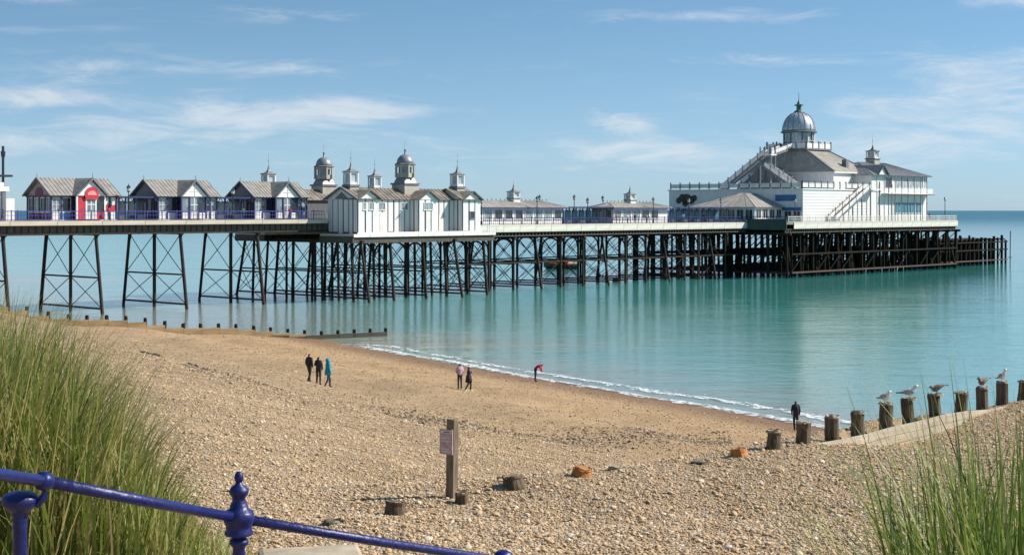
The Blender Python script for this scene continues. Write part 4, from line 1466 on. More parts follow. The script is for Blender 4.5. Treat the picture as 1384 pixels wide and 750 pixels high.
# landing stage of timber beyond the head
stg = pthing('landing_stage', 'low dark timber landing stage standing in the sea past the pier head', 'jetty', 192.2, 8, 0)
bxb('stage_deck', stg, 'timber_dark', 0, 34, -4, 6, 5.6, 5.9)
for i in range(17):
    for y in (-4.2, -1, 2.5, 6.2):
        x = .4 + i * 2.08
        h = RND.uniform(5.9, 7.3) - i * .03 if y in (-4.2, 6.2) else 5.7
        rod('pile', stg, 'timber_dark', (x, y, -1.5), (x + RND.uniform(-.15, .15), y, h), RND.uniform(.24, .34))
for z in (1.0, 3.4, 5.2):
    beam('waling', stg, 'iron_rust' if z < 2 else 'timber_dark', (0, -4.5, z), (34, -4.5, z), .2, .3)
for i in range(0, 15, 2):
    x = .4 + i * 2.08
    rod('tie_rod', stg, 'timber_dark', (x, -4.3, 1), (x + 2.08, -4.3, 5.2), .09)
mk = thing('marker_pole', 'thin dark marker pole in the water right of the landing stage', 'pole', P(231, 11, 0))
rod('pole', mk, 'lamp_iron', (0, 0, -1), (.1, 0, 7.6), .11)
bx('crossbar', mk, 'lamp_iron', -.45, .5, -.05, .05, 1.2, 1.35)


# ------------------------------------------------------------------ lamps on the deck
def lamp(s, t, z, label, twin=False, h=3.9):
    r = pthing('pier_lamp', label, 'lamp', s, t, z, 'lamp posts on the pier')
    MB().lathe([(.16, 0), (.16, .5), (.09, .6), (.07, h - .5), (.10, h - .45), (.05, h - .35), (.05, h)], 8).build('lamp_post', 'lamp_iron', r)
    for dx in ((-.45, .45) if twin else (0,)):
        hd = MB().lathe([(.10, 0), (.2, .08), (.26, .45), (.22, .5)], 8, (dx, 0, h)).build('lantern', 'lamp_glass', r)
        MB().lathe([(.32, .5), (.2, .68), (.06, .8), (.03, 1.0)], 8, (dx, 0, h)).build('lantern_cap', 'lamp_iron', hd)
        MB().lathe([(.12, -.06), (.22, .06)], 8, (dx, 0, h)).build('lantern_base', 'lamp_iron', hd)
    if twin:
        MB().bar((-.5, 0, h - .05), (.5, 0, h - .05), .06, .08).build('lamp_arm', 'lamp_iron', r)
    return r


lamp(-7.6, 5.9, DECK_A, 'lamp post on the pier between the red panelled kiosk and its neighbour', h=3.5)
lamp(8.1, 5.9, DECK_A, 'left lamp post of the close pair at the blue shelter near the landing building', h=3.3)
lamp(-5.2 + 14.6, -1.0, DECK_A, 'right lamp post of the close pair at the blue shelter near the landing building', h=3.9)
lamp(-25.0, 6.2, DECK_A, 'low lamp post at the railing between the left edge and the first kiosk', h=2.4)
lamp(53.6, 5.0 + 2.2, DECK_B, 'lamp post standing at the left end of the long low pavilion', h=3.3)
lamp(66.0, 7.5, DECK_B, 'lamp post in front of the long low pavilion', h=3.6)
lamp(78.6, 7.4, DECK_B, 'left lamp post of the pair at the teal shelter between the low pavilions', h=3.4)
lamp(80.5, -5, DECK_B, 'right lamp post of the pair at the teal shelter between the low pavilions', h=4.0)
lamp(92.0, -7, DECK_B, 'lamp post showing above the cafe pavilion roof', h=4.1)
lamp(96.6, 7.2, DECK_B, 'lamp post at the right end of the cafe pavilion', h=3.6)
lamp(99.4, -6.5, DECK_B, 'lamp post behind the left end of the long teal shelter', h=4.0)
lamp(107.0, 7.2, DECK_B, 'lamp post midway along the long teal shelter', h=3.6)
lamp(117.0, 7.2, DECK_B, 'lamp post where the long teal shelter meets the theatre', h=3.6)
lamp(129.5, 15.2, DECK_B, 'lamp post in front of the dark shaded end of the theatre', h=3.6)
lamp(186.8, 12.0, DECK_B, 'twin headed lamp post left of the little shelter on the pier end', True, 3.6)
lamp(190.8, 14.5, DECK_B, 'lamp post at the far right corner of the pier head', h=4.2)
r = pthing('deck_kiosk', 'tiny white pointed shelter at the far right end of the pier', 'kiosk', 188.4, 9.5, DECK_B)
bxb('wall', r, 'weathered_white', -1.1, 1.1, -1.1, 1.1, 0, 2.1)
MB().lathe([(1.95, 0), (1.2, .35), (.35, .9), (.05, 1.2), (.02, 1.7)], 4, (0, 0, 2.1), phase=math.pi / 4).build('roof', 'weathered_white', r)
window(r, 'near', -1.1, -.8, .8, .8, 1.8, 2, 1, 'white_paint', 'glass_dark')

# ================================================================== BEACH THINGS
def G(x, y):
    return float(ground(x, y))


def gp(px_, D):
    """point on the beach at a given bearing and distance"""
    x = (px_ - 692) / 2000 * D
    return Vector((x, D, G(x, D)))


# --- timber groyne running down the shingle; its upper end survives as loose stumps
GI = [(450, 0), (535, 1), (624, 2), (695, 3), (785, 4), (833, 5), (945, 6), (1000, 7), (1045, 8), (1085, 9), (1125, 10), (1160, 11), (1197, 12), (1230, 13), (1266, 14), (1298, 15), (1328, 16), (1355, 17), (1383, 18)]
gpos = {i: gp(px_, 22 + i * 17 / 18) for px_, i in GI}


def pile_mesh(mb, h, r, lean=0.0, n=14, sides=0.08, seed=0, below=.5):
    rr_ = random.Random(seed)
    rings = []
    ph = rr_.uniform(0, 6)
    offs = [rr_.uniform(-sides, sides) for _ in range(n)]
    for z, k in ((-below, 1.05), (0, 1.03), (h * .4, .97), (h * .75, .93 + rr_.uniform(-.05, .05)), (h * .94, .97), (h, .88)):
        ring = []
        for i in range(n):
            a = ph + 2 * math.pi * i / n
            q = r * k * (1 + offs[i] + rr_.uniform(-.03, .03))
            ring.append((q * math.cos(a) + lean * z, q * math.sin(a), z + (rr_.uniform(-.03, .03) if z > h * .9 else 0)))
        rings.append(ring)
    mb.loft(rings)
    return mb


stumps = {0: (.05, .16, 'groyne_wood', 'low flat timber stump half hidden behind the blue handrail'),
          1: (.20, .165, 'groyne_wood', 'dark round timber stump in the shingle nearest the blue railing'),
          2: (.20, .11, 'groyne_wood', 'small dark stump just right of the foot of the notice post'),
          3: (.21, .19, 'groyne_wood', 'dark wide timber stump on the shingle right of the notice post'),
          4: (.17, .17, 'groyne_orange', 'bright orange timber stump on open shingle, nearer of the two orange ones'),
          5: (.05, .16, 'groyne_top', 'low grey timber stump just behind the nearer orange stump'),
          6: (.05, .17, 'groyne_wood', 'low dark timber stump left of the farther orange stump'),
          7: (.15, .17, 'groyne_orange', 'orange timber stump beside the first tall groyne post')}
for i, (h, r_, m, lab) in stumps.items():
    o = pile_mesh(MB(), h * .85, r_, .12 * (-1) ** i, seed=i + 40).build('timber_stump', m, None, False)
    o.location = gpos[i]
    tag(o, lab, 'stump', 'timber stumps in the shingle')
    cap = pile_mesh(MB(), .012, r_ * .86, 0, seed=i + 90, below=.01).build('stump_top', 'groyne_top' if m == 'groyne_wood' else m, o)
    cap.location = (.1 * (-1) ** i * h, 0, h * .85 - .01)
    o.rotation_euler = (rad(4) * (-1) ** i, rad(6) * (-1) ** (i // 2), 0)

groyne = thing('timber_groyne', 'line of dark timber posts with pale planks crossing the shingle on the right', 'groyne')
ptop = {}
for i in range(8, 19):
    p = gpos[i]
    hp = {8: 19, 9: 28, 10: 28, 11: 27, 12: 29, 13: 28, 14: 25, 15: 23, 16: 27, 17: 29, 18: 26}[i]
    zb_ = 12.5 - ({8: 601, 9: 598, 10: 591, 11: 584, 12: 574, 13: 567, 14: 558, 15: 553, 16: 551, 17: 545, 18: 541}[i] - 284.5) / 2000 * p.y
    zt_ = zb_ + hp * p.y / 2000
    mb = pile_mesh(MB(), zt_ - p.z, .155, RND.uniform(-.10, .10), seed=i, below=1.6)
    o = mb.build('pile', 'groyne_wood', groyne)
    o.location = p
    c = pile_mesh(MB(), .02, .15, 0, seed=i + 200, below=.02).build('pile_top', 'groyne_top', o)
    c.location = (0, 0, zt_ - p.z - .005)
    ptop[i] = Vector((p.x, p.y, zt_ + .01))
    ptop[i, 'b'] = zb_
nd = Vector((GRD[1], -GRD[0], 0))           # towards the camera side
for i in range(9, 18):
    a, c = gpos[i], gpos[i + 1]
    for j in range(4):
        za = ptop[i, 'b'] - .02 - j * .19
        zc = ptop[i + 1, 'b'] - .02 - j * .19
        p = Vector((a.x, a.y, za - .09)) + nd * (.20 + RND.uniform(0, .02))
        q = Vector((c.x, c.y, zc - .09)) + nd * (.20 + RND.uniform(0, .02))
        mb = MB().bar(p, p.lerp(q, .992), .07, .18)
        mb.build('plank', 'plank_pale', groyne)

# --- groyne at the water's edge below the pier
def far_groyne():
    r = thing('timber_groyne', 'long low groyne of tan planks and dark posts at the water below the pier', 'groyne')
    e = Vector((-12.6, 147.7, 0))
    d = Vector((-.85, -.52, 0))
    nn = Vector((.52, -.85, 0))
    n = 27
    top = lambda k: max(.42, G(*((e + d * k + nn * .8).xy)) + min(.62, .16 + .03 * k))
    for j in range(n):
        k = j * 1.75
        p = e + d * k
        z = top(k) + .36
        o = pile_mesh(MB(), z + .6, .17, RND.uniform(-.03, .03), seed=j + 300, n=8, below=.5).build('pile', 'timber_dark', r)
        o.location = (p.x, p.y, -.6)
        if j < n - 1:
            p2 = e + d * (k + 1.75)
            tz = top(k)
            lvl = 5
            for q in range(lvl):
                zc = tz - .12 - q * .25 + RND.uniform(-.015, .015)
                if zc < -.35:
                    continue
                m = 'plank_weed' if (zc < .35 + RND.uniform(-.15, .25)) or k < 8 else 'plank_tan'
                MB().bar(Vector((p.x, p.y, zc)) + nn * .2, Vector((p2.x, p2.y, zc)) + nn * .2 - d * .02, .1, .235).build('plank', m, r)
    return r


far_groyne()

# --- notice post
np_ = gp(610, 24.2)
post = thing('notice_post', 'square wooden post with a small faded notice standing in the shingle', 'post', np_, rad(-35))
mb = MB()
for z0, z1, l0, l1 in ((-.4, 1.29, 0, .03),):
    w = .075
    mb.add([(-w, -w, z0), (w, -w, z0), (w, w, z0), (-w, w, z0), (-w + l1, -w, z1), (w + l1, -w, z1), (w + l1, w, z1 - .02), (-w + l1, w, z1)],
           [(0, 3, 2, 1), (4, 5, 6, 7), (0, 1, 5, 4), (1, 2, 6, 5), (2, 3, 7, 6), (3, 0, 4, 7)])
o = mb.build('post_shaft', 'post_wood', post)
md = o.modifiers.new('edge', 'BEVEL')
md.width = .012
bd = bxb('notice', post, 'notice', -.16, .10, -.105, -.085, .72, 1.13)
MB().box(-.14, .08, -.109, -.105, 1.06, 1.105).build('notice_heading', 'notice_white', bd)
MB().box(-.075, .06, -.112, -.109, 1.073, 1.09).build('notice_line', 'notice_ink', bd)
for z, x1 in ((.98, .05), (.93, .07), (.80, .03), (.76, .06)):
    MB().box(-.12, x1, -.109, -.105, z, z + .014).build('notice_line', 'notice_white', bd)


# ------------------------------------------------------------------ people
JT = dict(pelvis=(0, 0, .95), waist=(0, 0, 1.10), chest=(0, 0, 1.32), neck=(0, 0, 1.47), head=(0, -.015, 1.57), crown=(0, -.01, 1.66),
          shl=(.165, 0, 1.40), ell=(.225, .03, 1.14), hal=(.20, -.07, .92), fil=(.19, -.09, .83),
          shr=(-.165, 0, 1.40), elr=(-.225, .03, 1.14), har=(-.20, -.07, .92), fir=(-.19, -.09, .83),
          hil=(.085, 0, .90), knl=(.095, -.02, .50), anl=(.10, .02, .09), tol=(.11, -.15, .035),
          hir=(-.085, 0, .90), knr=(-.095, -.02, .50), anr=(-.10, .02, .09), tor=(-.11, -.15, .035))
BN = [('pelvis', 'waist', 'top'), ('waist', 'chest', 'top'), ('chest', 'neck', 'top'), ('neck', 'head', 'head'), ('head', 'crown', 'hair'),
      ('chest', 'shl', 'top'), ('shl', 'ell', 'top'), ('ell', 'hal', 'top'), ('hal', 'fil', 'skin'),
      ('chest', 'shr', 'top'), ('shr', 'elr', 'top'), ('elr', 'har', 'top'), ('har', 'fir', 'skin'),
      ('pelvis', 'hil', 'leg'), ('hil', 'knl', 'leg'), ('knl', 'anl', 'leg'), ('anl', 'tol', 'shoe'),
      ('pelvis', 'hir', 'leg'), ('hir', 'knr', 'leg'), ('knr', 'anr', 'leg'), ('anr', 'tor', 'shoe')]
RD = dict(pelvis=(.165, .125), waist=(.15, .11), chest=(.17, .12), neck=(.06, .06), head=(.085, .10), crown=(.07, .085),
          sh=.075, el=.055, ha=.042, fi=.03, hi=.10, kn=.068, an=.05, to=.04)
_bodies = {}


def body_mesh(key, pose, cols, bulk=1.0):
    if key in _bodies:
        return _bodies[key]
    j = dict(JT)
    j.update(pose)
    names = list(j)
    me = bpy.data.meshes.new('figure')
    me.from_pydata([j[n] for n in names], [(names.index(a), names.index(c)) for a, c, _ in BN], [])
    tmp = bpy.data.objects.new('figure', me)
    scene.collection.objects.link(tmp)
    sk = tmp.modifiers.new('skin', 'SKIN')
    sk.use_smooth_shade = True
    for i, n in enumerate(names):
        r_ = RD.get(n) or RD[n[:2]]
        r_ = r_ if isinstance(r_, tuple) else (r_, r_)
        k = bulk if n[:2] in ('pe', 'wa', 'ch', 'sh', 'el') else 1.0
        sv = me.skin_vertices[0].data[i]
        sv.radius = (r_[0] * k, r_[1] * k)
        sv.use_root = n == 'pelvis'
    ss = tmp.modifiers.new('sub', 'SUBSURF')
    ss.levels = ss.render_levels = 1
    bpy.context.view_layer.update()
    dg = bpy.context.evaluated_depsgraph_get()
    out = bpy.data.meshes.new_from_object(tmp.evaluated_get(dg))
    bpy.data.objects.remove(tmp)
    bpy.data.meshes.remove(me)
    out.materials.clear()
    slots = []
    for m in cols.values():
        if m not in slots:
            slots.append(m)
            out.materials.append(MAT[m])
    segs = [(Vector(j[a]), Vector(j[c]), g_) for a, c, g_ in BN]
    for p in out.polygons:
        c = p.center
        best, bg = 9, 'top'
        for a, d, g_ in segs:
            t = max(0, min(1, (c - a).dot(d - a) / (d - a).length_squared))
            q = (c - (a + (d - a) * t)).length
            if g_ in ('top', 'leg') and 'pelvis' in (a, d):
                q -= .02
            if q < best:
                best, bg = q, g_
        if bg == 'head':
            bg = 'skin' if c.z > j['neck'][2] + .02 or 'bend' in key else 'top'
        if bg == 'hair' or bg == 'skin' and (c - Vector(j['head'])).dot(Vector((0, 1, .25))) > .035 and (c - Vector(j['head'])).length < .2:
            bg = 'hair'
        p.material_index = slots.index(cols[bg])
        p.use_smooth = True
    _bodies[key] = out
    return out


def person(label, loc, face, key, pose, cols, h=1.72, bulk=1.0, group=None, extra=None):
    r = thing('person', label, 'person', loc, face, group)
    s_ = h / 1.74
    o = link('body', body_mesh(key, pose, cols, bulk), r)
    o.scale = (s_, s_, s_)
    if extra:
        for nm, mb, m in extra:
            e_o = mb.build(nm, m, r, True)
            e_o.scale = (s_, s_, s_)
    return r


def cols(top, leg, hair='hair_dark', shoe='cloth_black'):
    return dict(top=top, leg=leg, hair=hair, skin='skin', shoe=shoe)


def ell(c, rx, ry, rz, n=10, m=7):
    mb = MB()
    prof = [(math.sin(math.pi * i / m), -math.cos(math.pi * i / m)) for i in range(m + 1)]
    prof[0] = (.05, -1)
    prof[-1] = (.05, 1)
    mb.lathe(prof, n)
    mb.v = [(c[0] + x * rx, c[1] + y * ry, c[2] + z * rz) for x, y, z in mb.v]
    return mb


STEP = dict(knl=(.09, -.16, .50), anl=(.09, -.14, .09), tol=(.09, -.31, .05), knr=(-.09, .05, .49), anr=(-.09, .26, .13), tor=(-.09, .13, .04))
hold = dict(ell=(.24, -.02, 1.15), hal=(.12, -.22, 1.18), fil=(.07, -.27, 1.22))
gp3 = 'people walking on the beach'
p1, p2, p3 = gp(418, 83.5), gp(430.5, 84.0), gp(443.5, 83.2)
person('person in black jacket and trousers, leftmost of the group of three on the beach', p1, rad(150), 'walk_black', dict(STEP, hil=(.085, -.02, .9)), cols('cloth_black', 'cloth_black'), 1.72, 1.1, gp3)
person('person in charcoal jacket in the middle of the group of three on the beach', p2, rad(170), 'stand_char', dict(hold), cols('cloth_charcoal', 'cloth_black'), 1.70, 1.08, gp3)
person('person in turquoise hooded coat and dark jeans walking on the beach', p3, rad(120), 'walk_teal', dict(STEP, **hold), cols('cloth_teal', 'cloth_denim', 'cloth_teal'), 1.70, 1.25, gp3,
       [('hood', ell((0, .02, 1.58), .125, .14, .16), 'cloth_teal'), ('coat_skirt', MB().lathe([(.21, 0), (.19, .2), (.16, .38)], 12, (0, 0, .76)), 'cloth_teal')])
person('person in pale pink top and dark trousers facing the sea', gp(621.5, 93), rad(200), 'stand_pink', dict(ell=(.23, -.05, 1.13), hal=(.13, -.2, 1.02), fil=(.1, -.25, 1.02)), cols('cloth_pink', 'cloth_black'), 1.70, 1.12, gp3)
person('person in long black coat and white shoes striding beside the pink top', gp(633.5, 92.2), rad(100), 'stride_black', dict(STEP, elr=(-.24, -.05, 1.2), har=(-.18, -.18, 1.36), fir=(-.14, -.2, 1.45)), cols('cloth_black', 'cloth_black', 'hair_dark', 'cloth_white'), 1.62, 1.15, gp3,
       [('coat_skirt', MB().lathe([(.24, 0), (.2, .3), (.165, .5)], 12, (0, 0, .62)), 'cloth_black')])
bend = dict(waist=(0, -.10, 1.06), chest=(0, -.27, 1.19), neck=(0, -.38, 1.24), head=(0, -.47, 1.22), crown=(0, -.55, 1.19), shl=(.165, -.33, 1.2), shr=(-.165, -.33, 1.2),
            ell=(.2, -.40, .96), hal=(.16, -.48, .76), fil=(.15, -.5, .69), elr=(-.2, -.40, .96), har=(-.16, -.48, .76), fir=(-.15, -.5, .69))
person('person in red jacket stooping at the water\'s edge', gp(723.5, 106), rad(80), 'bend_red', bend, cols('cloth_red', 'cloth_black'), 1.72, 1.15, gp3)
person('person in black with a backpack standing alone by the surf on the right', gp(1075.5, 81.5), rad(175), 'stand_black', dict(hil=(.07, 0, .9), hir=(-.07, 0, .9), anl=(.06, .02, .09), anr=(-.06, .02, .09), tol=(.07, -.15, .035), tor=(-.07, -.15, .035)), cols('cloth_black', 'cloth_black'), 1.72, 1.12, gp3,
       [('backpack', ell((0, .18, 1.22), .17, .10, .24), 'cloth_navy')])

# people on the pier, small but each on its own spot
pp = 'people on the pier deck'
spots = [(-25.2, 6.0, 'cloth_navy', 'cloth_denim', 'person in dark blue at the railing near the left edge of the picture'),
         (-24.0, 5.4, 'cloth_charcoal', 'cloth_black', 'person in dark grey beside the white pavilion at the left edge'),
         (-10.4, 6.0, 'cloth_red', 'cloth_denim', 'person in red in front of the red panelled kiosk'),
         (9.6, 6.1, 'cloth_green', 'cloth_denim', 'person in green by the shelter left of the third kiosk'),
         (7.6, 6.0, 'cloth_black', 'cloth_black', 'person in black by the shelter left of the third kiosk'),
         (17.6, 5.9, 'cloth_red', 'cloth_denim', 'person in red in front of the third kiosk'),
         (18.6, 6.0, 'cloth_black', 'cloth_denim', 'person in black in front of the third kiosk'),
         (86.6, 7.0, 'cloth_red', 'cloth_denim', 'person in red left of the cafe pavilion'),
         (89.4, 7.2, 'cloth_white', 'cloth_denim', 'person in white outside the cafe pavilion'),
         (91.6, 7.1, 'cloth_black', 'cloth_black', 'person in black outside the cafe pavilion'),
         (94.8, 7.2, 'cloth_pink', 'cloth_denim', 'person in pink outside the cafe pavilion'),
         (105.4, 7.1, 'cloth_white', 'cloth_denim', 'person in white by the long teal shelter'),
         (112.0, 7.0, 'cloth_navy', 'cloth_black', 'person in dark blue by the long teal shelter'),
         (181.6, 15.6, 'cloth_red', 'cloth_denim', 'person in red at the sea end of the pier head')]
for i, (s, t, a, c, lab) in enumerate(spots):
    person(lab, P(s, t, DECK_A if s < 40 else DECK_B), RND.uniform(0, 6.28), 'deck_' + a + c, STEP if i % 2 else hold, cols(a, c), RND.uniform(1.6, 1.78), 1.1, pp)
for i, (x, y, z, lab) in enumerate(((11.3, 1.9, 13.55, 'person in dark clothes leftmost at the top of the theatre stairs'), (13.4, .9, 13.85, 'person in dark clothes in the middle at the top of the theatre stairs'),
                                    (15.6, .8, 14.35, 'person in dark clothes nearest the dome on the theatre stairs'))):
    person(lab, P(134 + x, -y, DECK_B + z), RND.uniform(0, 6.28), 'deck_dark', hold, cols('cloth_black', 'cloth_black'), 1.7, 1.1, 'people on the theatre stairs')


# ------------------------------------------------------------------ gulls
def gull(label, loc, rz, young=False, pitch=0.0, up=0.0, size=1.0):
    """facing -Y; body is one loft from tail to beak base"""
    r = thing('gull', label, 'gull', loc, rz, 'gulls standing on the groyne posts')
    c_, s_ = math.cos(pitch), math.sin(pitch)

    def tp(y, z):
        y *= .78
        return (y * c_ + (z - .12) * s_ * .3, .12 + (z - .12) * c_ - y * s_)
    secs = [(.27, .135, .012, .010), (.20, .14, .032, .022), (.12, .145, .055, .050), (.03, .145, .075, .075), (-.06, .155, .072, .078), (-.12, .185 + up * .3, .055, .062),
            (-.145, .235 + up * .7, .040, .046), (-.165, .275 + up, .042, .042), (-.195, .285 + up, .038, .036), (-.222, .280 + up, .022, .022), (-.236, .277 + up, .012, .012)]
    rings = []
    for k, (y, z, rx, rz_) in enumerate(secs):
        y2, z2 = tp(y, z) if k < 6 else (tp(secs[5][0], secs[5][1])[0] + (y - secs[5][0]) * .85, tp(secs[5][0], secs[5][1])[1] + (z - secs[5][1]))
        tilt = {5: .5, 6: .7, 7: .4}.get(k, 0)
        rings.append([(rx * math.cos(a), y2 + rz_ * math.sin(a) * tilt * .8, z2 + rz_ * math.sin(a)) for a in [i * 2 * math.pi / 10 for i in range(10)]])
    hy, hz = rings[-1][0][1], sum(p[2] for p in rings[-1]) / 10
    MB().loft(rings).build('body', 'feather_brown' if young else 'feather_white', r, True)
    for sx in (-1, 1):
        ws = [(.33, .150, .008, .012), (.22, .158, .018, .028), (.10, .168, .022, .050), (0, .168, .024, .060), (-.08, .165, .018, .045), (-.11, .16, .006, .015)]
        rg = []
        for y, z, rx, rz_ in ws:
            y2, z2 = tp(y, z)
            cx_ = sx * (.062 if y < .2 else .03)
            rg.append([(cx_ + sx * rx * math.cos(a), y2, z2 + rz_ * math.sin(a)) for a in [i * 2 * math.pi / 8 for i in range(8)]])
        w = MB().loft(rg).build('wing', 'feather_brown' if young else 'feather_grey', r, True)
        y2, z2 = tp(.29, .152)
        MB().bar((sx * .03, y2 - .05, z2 + .005), (sx * .02, y2 + .09, z2 - .005), .022, .02).build('wing_tip', 'feather_black', w)
        MB().tube((sx * .028, -.0, 0), (sx * .03, .01, .10), .007, .009, 6).tube((sx * .028, -.05, .006), (sx * .028, .015, .006), .006, .012, 5).build('leg', 'gull_leg', r)
        MB().lathe([(.006, -.004), (.007, 0), (.005, .004)], 6, (sx * .034, hy + .052, hz + .012)).build('eye', 'feather_black', r)
    MB().tube((0, hy + .01, hz), (0, hy - .055, hz - .012), .012, .003, 6).build('beak', 'feather_black' if young else 'beak_yellow', r)
    r.scale = (size, size, size)
    return r


gull('grey backed gull on the post at the left end of the gull row', ptop[12], rad(28), False, .25, -.03, .95)
gull('white gull with pale wings standing sideways on the second gull post', ptop[13], rad(78), False, .1, .0, 1.0)
gull('brown young gull leaning forward on the post right of the white gull', ptop[14], rad(-82), True, -.35, -.07, .95)
gull('brown backed gull facing left on the second post from the end of the gull row', ptop[16], rad(-58), True, -.35, .0, .95)
gull('upright white gull on the last gull post at the right', ptop[17], rad(15), False, .35, .02, .95)

# ------------------------------------------------------------------ boat and buoys under the pier
bt = thing('rescue_boat', 'small orange boat afloat seen through the pier legs', 'boat', (10.6, 318, 0), rad(172))
rings = []
for x, w, zk, zg in ((-3.6, 1.1, -.2, .95), (-2, 1.3, -.35, .9), (0, 1.35, -.4, .95), (2, 1.1, -.3, 1.1), (3.2, .5, 0, 1.35), (3.8, .06, .6, 1.5)):
    rings.append([(x, -w, zg), (x, -w * .85, (zk + zg) * .4), (x, -w * .3, zk), (x, w * .3, zk), (x, w * .85, (zk + zg) * .4), (x, w, zg)])
MB().loft(rings).build('hull', 'boat_green', bt)
g = MB()
for k in range(5):
    for sy in (0, 5):
        g.tube(rings[k][sy], rings[k + 1][sy], .22, .22, 8)
g.build('gunwale_tube', 'boat_orange', bt)
bxb('cabin', bt, 'boat_orange', -1.6, .9, -.7, .7, .9, 2.3)
window(bt, 'far', .7, -1.2, .4, 1.5, 2.1, 2, 1, 'cloth_white', 'glass_dark')
rod('mast', bt, 'lamp_iron', (-1.2, 0, 2.3), (-1.2, 0, 3.6), .05)
for (px_, D, lab, m) in ((833, 262, 'round orange buoy among the pier legs, left one', 'boat_orange'), (940, 272, 'rust coloured float among the pier legs, right one', 'iron_rust')):
    o = thing('buoy', lab, 'buoy', ((px_ - 692) / 2000 * D, D, 0), 0, 'floats below the pier')
    ell((0, 0, .15), .75, .75, .5).build('float', m, o, True)
    MB().tube((0, 0, .6), (0, 0, 1.1), .08, .05, 6).build('stem', 'lamp_iron', o)

# ------------------------------------------------------------------ blue railing in the foreground
rl = thing('blue_railing', 'dark blue cast iron handrail with ball finials sloping down to the beach', 'railing')
A0, A1, A2, A3 = Vector((-1.95, 4.7, 11.74)), Vector((-1.77, 5.6, 11.477)), Vector((-1.218, 6.6, 11.129)), Vector((-.049, 8.1, 10.586))
RR = .0225


def curve_tube(pts, r, n=14):
    pts = [Vector(p) for p in pts]
    rings = []
    for i, p in enumerate(pts):
        d = (pts[min(i + 1, len(pts) - 1)] - pts[max(i - 1, 0)]).normalized()
        u = d.cross(Vector((0, 0, 1))).normalized()
        w = u.cross(d)
        rings.append([p + (u * math.cos(2 * math.pi * k / n) + w * math.sin(2 * math.pi * k / n)) * r for k in range(n)])
    return MB().loft(rings)


curve_tube([A0 + (A0 - A1) * .5 + Vector((0, 0, .03)), A0, A0.lerp(A1, .6) + Vector((0, 0, -.012)), A1], RR).build('handrail', 'navy_paint', rl, True)
curve_tube([A1, A1.lerp(A2, .5) + Vector((0, 0, -.004)), A2], RR).build('handrail', 'navy_paint', rl, True)
curve_tube([A2, A2.lerp(A3, .5) + Vector((0, 0, -.006)), A3, A3 + (A3 - A2) * .9], RR).build('handrail', 'navy_paint', rl, True)
PX = .0033
prof_px = [(11, -330), (11, -120), (14, -118), (14, -112), (10, -108), (9, -50), (8, -42), (9, -38), (13, -34), (13, -30), (9.5, -26), (11, -23), (19, -22), (19.5, -19), (17, -15), (18, -8), (20.5, -4), (20.5, 6), (18, 10), (13, 13), (12, 17), (11, 20),
           (8.5, 24), (9, 28), (12.5, 33), (13.5, 36.5), (11.5, 41), (6, 45.5), (4, 48.5), (5.5, 51), (6.4, 55), (5.4, 59.5), (3, 62.5), (.01, 63.5)]
for A in (A2,):
    p = MB().lathe([(r_ * PX, z * PX) for r_, z in prof_px], 24).build('baluster_post', 'navy_paint', rl, True)
    p.location = A
    md = p.modifiers.new('split', 'EDGE_SPLIT')
    md.split_angle = rad(50)
p3_ = MB().lathe([(.026, -1.1), (.026, -.2), (.034, -.19), (.034, -.16), (.026, -.14), (.03, -.05), (.052, -.03), (.055, .02), (.045, .045), (.02, .056), (.001, .058)], 20).build('baluster_post', 'navy_paint', rl, True)
p3_.location = A3
Q = Vector((-1.862, 5.6, 11.44))
q2 = .0028
prof1 = [(9, -420), (9, -52), (10, -46), (9, -42), (11, -38), (9, -35), (12, -32), (12, -29), (14, -27), (20, -22), (24, -17), (25, -12), (24, -8), (20, -4), (12, -1), (.01, 0)]
p = MB().lathe([(r_ * q2, z * q2) for r_, z in prof1], 24).build('baluster_post', 'navy_paint', rl, True)
p.location = Q
# ring that grips the rail and the curved arm that carries it
d = (A2 - A1).normalized()
MB().lathe([(.022, -.028), (.031, -.025), (.036, -.010), (.036, .010), (.031, .025), (.022, .028)], 20).build('rail_collar', 'navy_paint', rl, True).matrix_local = Matrix.LocRotScale(A1, d.to_track_quat('Z', 'Y'), None)
arm = [Q + Vector((.03, 0, -.04)), Q + Vector((.07, 0, -.05)), Q + Vector((.092, 0, -.02)), A1 + Vector((.0, 0, -.02))]
curve_tube(arm, .016, 12).build('rail_arm', 'navy_paint', rl, True)
bk = thing('concrete_step', 'worn concrete step edge below the blue handrail at the bottom', 'step', (-1.22, 8.3, 10.5), rad(12))
mb = MB().box(-.2, .38, -.1, .16, -.9, .085)
o = mb.build('step_slab', 'concrete', bk)
md = o.modifiers.new('edge', 'BEVEL')
md.width = .03
md.segments = 2

# ------------------------------------------------------------------ grass (uncountable blades)
b = NT('grass_blade')
at = b.n('ShaderNodeAttribute', attribute_name='tone')
b.set('Base Color', b.ramp(at.outputs['Fac'], [(0, (0.045, 0.095, 0.012)), (.35, (0.12, 0.19, 0.025)), (.62, (0.22, 0.27, 0.05)), (.8, (0.36, 0.34, 0.09)), (1, (0.52, 0.42, 0.19))]))
b.set('Roughness', .55)
b.set('Subsurface Weight', 0.0)
tl = b.n('ShaderNodeBsdfTranslucent', {'Color': b.b.inputs['Base Color'].links[0].from_socket})
mx = b.n('ShaderNodeMixShader', {0: .35, 1: b.b.outputs[0], 2: tl.outputs[0]})
b.t.links.new(mx.outputs[0], b.t.nodes['Material Output'].inputs['Surface'])


